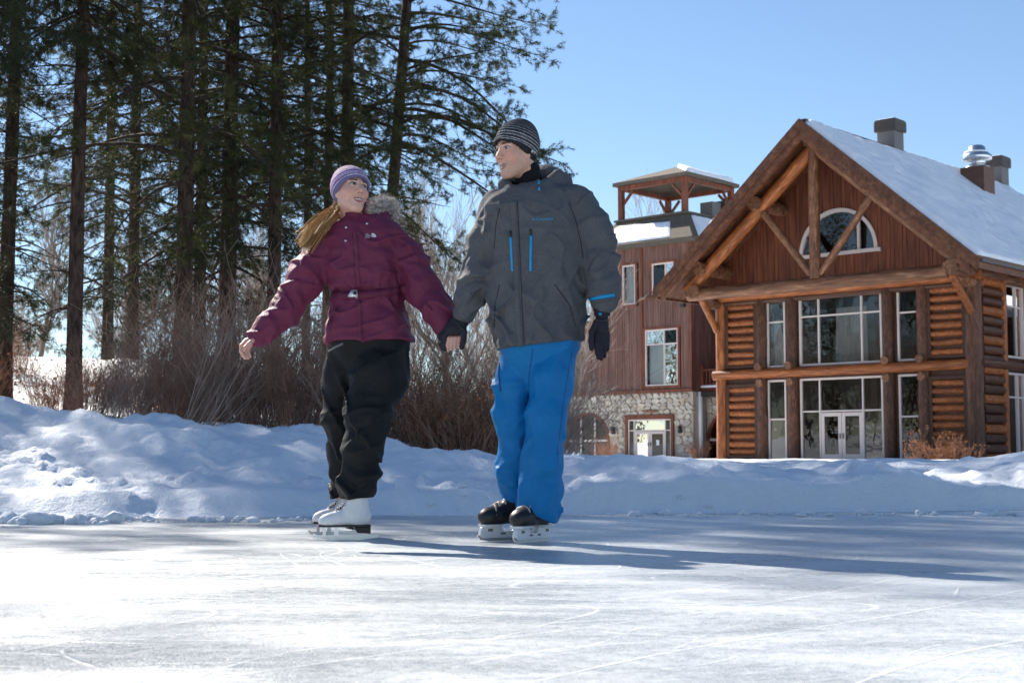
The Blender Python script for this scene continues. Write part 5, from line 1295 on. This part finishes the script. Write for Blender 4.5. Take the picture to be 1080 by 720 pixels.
    for k in range(4):
        a = k*math.pi/2+.4; decal(bv, [(1.3*math.cos(a)+.8*math.cos(a+t), 1.0*math.sin(a)+.8*math.sin(a+t)) for t in (0, 2.1, 4.2)], [(0, 1, 2)], 563, 231.3, 1, 'emblem', M['teal'], jk)
    # gaiter
    def fg(P): return np.maximum(np.maximum(cap(P, at(560, 205, Y+.02), at(551, 172, Y+.005), .068, .067)-.003*np.sin(P[:, 2]*150+8*P[:, 0]), P[:, 2]-z_at(188.5, Y)-.75*(P[:, 0]-at(542, 184, Y).x)), z_at(206, Y)-P[:, 2])
    V, F = sdf_mesh(fg, at(525, 212, Y-.16), at(590, 155, Y+.16), .004); attach(link('neck_gaiter', npmesh('neck_gaiter', V, F, M['gaiter']), man), man)
    # trousers
    lg_l = pj(Y, [(586, 362, -.01, .094), (581, 400, -.04, .088), (576, 440, -.07, .080), (573, 485, -.06, .080), (569, 520, -.04, .083), (566.5, 545, -.035, .084)])
    lg_r = pj(Y, [(552, 362, .03, .088), (544, 400, .04, .080), (540, 440, .05, .068), (541, 485, .08, .058), (543, 520, .11, .055), (543, 538, .12, .052)])
    hl = lambda x: z_at(535, Y)-(x-x_at(545, 540, Y))*.42
    def ft(P):
        d = sections(P, sec(Y, [(350, 569, 42, 0, .13), (368, 569, 43, 0, .13), (386, 567, 30, 0, .10), (412, 562, 8, 0, .03)]))
        for s, sd_ in ((lg_l, 1.2), (lg_r, 6.1)):
            a = chain(P, s, .05); u, q, L = chain_u(P, s)
            a = a-.016*crease(P[:, 0]*8+P[:, 2]*3+sd_, P[:, 1]*7, P[:, 2]*2.4)-.011*crease(P[:, 0]*6-P[:, 2]*7+sd_, P[:, 1]*6, P[:, 2]*5)-.005*fbm(P[:, 0]*8, P[:, 1]*8, P[:, 2]*5+sd_, 2)
            bun = sstep(.60, .9, u/L); w_ = u*15+P[:, 0]*9*(1 if sd_ < 3 else -1)+1.5*vnoise(P[:, 0]*8+sd_, P[:, 1]*8, P[:, 2]*5); a = a-bun*.018*(1-2*np.abs(np.mod(w_, 2)-1))*np.clip(.5+.7*vnoise(P[:, 0]*7, P[:, 1]*7, P[:, 2]*5+sd_), 0, 1.1)
            d = smin(d, a, .014)
        return np.maximum(d, np.maximum(hl(P[:, 0]), z_at(551, Y))-P[:, 2])
    V, F = sdf_mesh(ft, (at(505, 0, Y).x, Y-.3, z_at(560, Y)), (at(628, 0, Y).x, Y+.32, z_at(356, Y)), .0065)
    tr = attach(link('trousers', npmesh('trousers', V, F, M['blue']), man), man); bt = BV(V, F); M['blued'] = mat('blue_seam', (.001,.05,.22), .6)
    strip(bt, [(562, 368), (558, 395), (556, 420)], .005, 'seam', M['blued'], tr, -.002, .003); strip(bt, [(527, 380), (526, 395), (528, 412)], .010, 'pocket_flap', M['blued'], tr, .0, .004)
    strip(bt, [(603, 372), (598, 400), (592, 440), (588, 480)], .004, 'seam', M['blued'], tr, -.002, .003)
    # head
    c = np.array(at(544.8, 160.0, Y-.03), np.float32); sc = 1.02; Rm = frame(R(49), R(-6), R(0))
    ntl = ((np.array(at(563, 204, Y+.03))-c)@Rm.T)/sc
    Vh, Fh = sdf_mesh(lambda P: head_field(((P-c)@Rm.T)/sc, .052, False, ntl)*sc, c-np.array([.16, .16, .23]), c+np.array([.16, .16, .15]), .0023)
    L = ((Vh-c)@Rm.T)/sc; C = head_paint(L, (.72, .43, .325), False); C = iris(C, L, (.001, -.0008), (.035, .022, .015))
    thin = lambda pts, k=.6: [(p, r*k) for p, r in pts]
    Vb, Fb = low_body([thin(sl_r, .42), thin(sl_l, .42), thin(lg_l), thin(lg_r), pj(Y, [(564, 210, .03, .06), (566, 240, .01, .09), (568, 310, 0, .09), (569, 355, 0, .09)])], (at(478, 0, Y).x, Y-.3, .1), (at(650, 0, Y).x, Y+.35, z_at(204, Y)))
    Va, Fa = join((Vh, Fh), (Vb, Fb)); me = npmesh('body', Va, Fa, M['skin']); add_col(me, np.concatenate([C, np.tile([.5, .28, .2], (len(Vb), 1))])); attach(link('body', me, man), man)
    def st(t, L):
        n = .5+.5*vnoise(L[:, 0]*70, L[:, 1]*70, L[:, 2]*150); C = np.tile([.03, .03, .034], (len(t), 1))*(.7+.8*n)[:, None]
        for a, b, col in ((.002, .006, (.40, .39, .40)), (.012, .016, (.50, .49, .50)), (.027, .031, (.40, .40, .41)), (.031, .039, (.12, .118, .125)), (.044, .048, (.55, .54, .55)), (.061, .0645, (.34, .34, .35)), (.0645, .072, (.085, .083, .09)), (.077, .0805, (.36, .35, .36)), (.091, .094, (.26, .25, .26)), (.094, .14, (.085, .082, .088))):
            m = (t >= a) & (t < b); C[m] = np.array(col)*(.8+.4*n[m])[:, None]
        return C
    ho, V, F = hat_parts(None, c, Rm, sc, st, 'beanie', man, .004, (-.021, .76)); attach(ho, man); bh = BV(V, F)
    strip(bh, [(560.5, 159.5), (563.5, 161.5)], .013, 'tag', M['buckle'], ho, .001, .003); strip(bh, [(561.4, 160.1), (562.6, 160.9)], .006, 'tag_mark', M['blackp'], ho, .004, .003)
    # gloves
    H = lambda px, py, dy: np.array(at(px, py, Y+dy), np.float32)
    wr, pm = H(635, 329, -.09), H(634.5, 347, -.10)
    fing = [[(H(629.2, 351, -.11), .0125), (H(629.0, 363, -.125), .0118), (H(630.2, 371.5, -.118), .0108), (H(631.2, 377, -.105), .010)],
            [(H(633.2, 352, -.10), .0125), (H(633.0, 365, -.110), .0118), (H(633.4, 373.5, -.10), .0108), (H(634, 378, -.085), .0098)],
            [(H(637.0, 352, -.09), .0122), (H(637.0, 363, -.095), .0115), (H(637.2, 371, -.085), .0105), (H(637.4, 375.5, -.07), .0095)],
            [(H(640.5, 350.5, -.08), .0115), (H(640.8, 359, -.085), .0105), (H(640.6, 365.5, -.075), .0098), (H(640.4, 369, -.065), .009)]]
    th = [(H(629, 340, -.12), .0145), (H(624.2, 350, -.135), .0132), (H(623.2, 360, -.14), .012), (H(624, 367.5, -.138), .011)]
    a = np.stack([wr, pm]+[p for g in fing+[th] for p, _ in g])
    def fgl(P):
        d = hand_field(P, wr, pm, fing, th, .032, .007); q = cap(P, H(635.5, 318, -.085), H(635, 333, -.09), .040, .036); q = np.maximum(np.maximum(q, P[:, 2]-z_at(316, Y)), z_at(335, Y)-P[:, 2]); return smin(d, q, .008)
    V, F = sdf_mesh(fgl, a.min(0)-.06, a.max(0)+.06, .0028); gl = attach(link('glove', npmesh('glove', V, F, M['glove']), man), man); bg_ = BV(V, F)
    strip(bg_, [(624, 337), (634, 338), (645, 337)], .012, 'wrist_strap', M['blackp'], gl, .001, .004); strip(bg_, [(631.6, 331), (634.6, 331)], .012, 'badge', M['teal'], gl, .001, .003)
    wr, pm = H(489, 332, .04), H(477.5, 346.5, .065)
    fing = [[(H(474-2.6*i+1, 347+.8*i, .05+.012*i), .0130), (H(469.5-1.8*i, 353.5+.6*i, .045+.012*i), .0125), (H(468.2-1.2*i, 361+.4*i, .05+.01*i), .0118), (H(470.5-1.0*i, 367.5-.3*i, .065), .0108)] for i in range(4)]
    th = [(H(487.5, 341, .025), .0150), (H(489.5, 350, .01), .0142), (H(489, 358.5, .005), .013), (H(487, 366, .01), .012)]
    a = np.stack([wr, pm]+[p for g in fing+[th] for p, _ in g])
    def fgr(P):
        d = hand_field(P, wr, pm, fing, th, .036, .010); d = smin(d, ell(P, H(480, 347, .035), (.040, .026, .030)), .012); q = cap(P, H(491, 326, .04), H(486.5, 338, .045), .040, .037); return smin(d, q, .008)
    V, F = sdf_mesh(fgr, a.min(0)-.07, a.max(0)+.07, .0028); gl = attach(link('glove', npmesh('glove', V, F, M['glove']), man), man); bg_ = BV(V, F)
    strip(bg_, [(480.5, 338.5), (485, 343), (489, 348)], .012, 'wrist_strap', M['blackp'], gl, .001, .004)
build_man()

# ------------------------------------------------------------------ skates
def prof_plate(b, poly, t, y0=0): b.prism(poly, y0-t/2, y0+t/2)
def figure_skate(parent, loc, yaw):
    def f(P):
        d = chain(P, [((-.085, 0, .115), .040), ((-.035, 0, .112), .038), ((.035, 0, .103), .036), ((.085, 0, .094), .031), ((.112, 0, .090), .027)], .03)
        d = smin(d, cap(P, (-.070, 0, .12), (-.066, 0, .27), .046, .050), .045); d = smin(d, cap(P, (-.02, 0, .15), (-.05, 0, .21), .030, .034), .04)
        d = np.maximum(d, .074-P[:, 2]); return np.maximum(d, P[:, 2]-.275)
    V, F = sdf_mesh(f, (-.15, -.07, .06), (.16, .07, .29), .0038); bo = link('skate', npmesh('skate', V, F, M['wboot']), parent, Vector(loc)-parent.location, (0, 0, yaw), (.88,.9,.92))
    b = MB(); n = 14; xs = [-.128+.268*i/n for i in range(n+1)]; wd = [.022+.018*math.sin(math.pi*min(1, (i+.8)/n))**.6 for i in range(n+1)]
    top = [(x, w_) for x, w_ in zip(xs, wd)]+[(x, -w_) for x, w_ in zip(reversed(xs), reversed(wd))]
    b.prism(top, .064, .0735, 'z'); b.build('sole', M['sole'], bo)
    b = MB(); b.prism([(-.128, .030), (-.060, .034), (-.040, .0635), (-.128, .0635)], -.028, .028); b.build('heel', M['sole'], bo, bevel=.004)
    b = MB(); prof_plate(b, [(-.175, .020), (-.170, .010), (-.10, .002), (0, .0), (.09, .002), (.150, .012), (.168, .030), (.160, .034), (.146, .026), (.10, .024), (-.16, .024)], .0045)
    for x0, x1 in ((-.118, -.082), (.035, .060), (.100, .118)): prof_plate(b, [(x0, .022), (x1, .022), (x1-.004, .062 if x0 > 0 else .032), (x0+.004, .062 if x0 > 0 else .032)], .0075)
    b.build('blade', M['blade'], bo)
    bm = MB()
    for i in range(7):
        t = i/6; x = .045-.072*t; z = .139+.080*t**1.1+(.006 if t < .2 else 0)
        for s in (-1, 1): bm.tube([(x-.004, -.023*s, z-.008), (x+.010, 0, z+.004), (x+.002, .023*s, z-.002)], .0026, 5)
    lc = bm.build('laces', M['lace'], bo, smooth=True); tag(lc, kind='stuff')
    b = MB(); b.tube([(.04, 0, .141), (.0, 0, .163), (-.025, 0, .200), (-.033, 0, .235)], [.012, .015, .015, .014], 8); b.build('tongue', M['sole'], bo, smooth=True)
    return bo
def hockey_skate(parent, loc, yaw):
    def f(P):
        d = chain(P, [((-.085, 0, .125), .042), ((-.02, 0, .122), .043), ((.055, 0, .112), .044), ((.095, 0, .108), .041)], .03); d = smin(d, ell(P, (.105, 0, .106), (.046, .047, .040)), .015)
        d = smin(d, cap(P, (-.070, 0, .13), (-.065, 0, .235), .048, .050), .045); d = smin(d, cap(P, (-.0, 0, .15), (-.035, 0, .20), .034, .036), .03); d = np.maximum(d, .077-P[:, 2])
        return np.maximum(d, P[:, 2]-.24)
    V, F = sdf_mesh(f, (-.15, -.075, .06), (.17, .075, .26), .0038); me = npmesh('skate', V, F, M['blackp']); bo = link('skate', me, parent, Vector(loc)-parent.location, (0, 0, yaw))
    b = MB(); b.prism([(-.13, .0765), (-.135, .060), (-.118, .026), (-.120, .014), (.130, .014), (.150, .030), (.142, .060), (.125, .0765), (.045, .0765), (.030, .045), (-.022, .045), (-.040, .0765)], -.012, .012)
    b.prism([(-.132, .0767), (-.13, .066), (-.045, .066), (-.038, .0767)], -.034, .034); b.prism([(.043, .0767), (.05, .066), (.135, .066), (.14, .0767)], -.034, .034)
    b.build('blade_holder', M['holder'], bo, bevel=.004)
    b = MB(); prof_plate(b, [(-.140, .015), (-.135, .006), (-.10, .001), (.10, .001), (.145, .008), (.160, .026), (.152, .030), (.132, .015)], .0045); b.build('blade', M['blade'], bo)
    for i in range(4):
        b = MB(); x = -.10+.066*i; b.box(x-.012, x+.012, -.0135, .0135, .030 if i in (1, 2) else .045, .038 if i in (1, 2) else .056); b.build('holder_slot', M['metal'], bo)
    b = MB(); b.tube([(.088, -.044, .115), (.080, -.030, .150), (.072, 0, .163), (.080, .030, .150), (.088, .044, .115)], .005, 6); b.tube([(.06, -.03, .158), (.05, 0, .172), (.06, .03, .158)], .007, 6); b.tube([(.03, -.03, .168), (.02, 0, .184), (.03, .03, .168)], .006, 6)
    tag(b.build('trim_laces', M['trimw'], bo, smooth=True), kind='stuff')
    return bo
def yaw_of(dx, dy): return math.atan2(dy, dx)
figure_skate(woman, (at(364, 568, 6.5).x, 6.51, 0), yaw_of(-.97, -.22)); figure_skate(woman, (at(356, 563, 6.84).x, 6.83, 0), yaw_of(-.90, -.42))
hockey_skate(man, (at(562, 571, 6.30).x, 6.30, 0), yaw_of(-.55, -.84)); hockey_skate(man, (at(536, 569, 6.44).x, 6.44, 0), yaw_of(-.86, -.5))
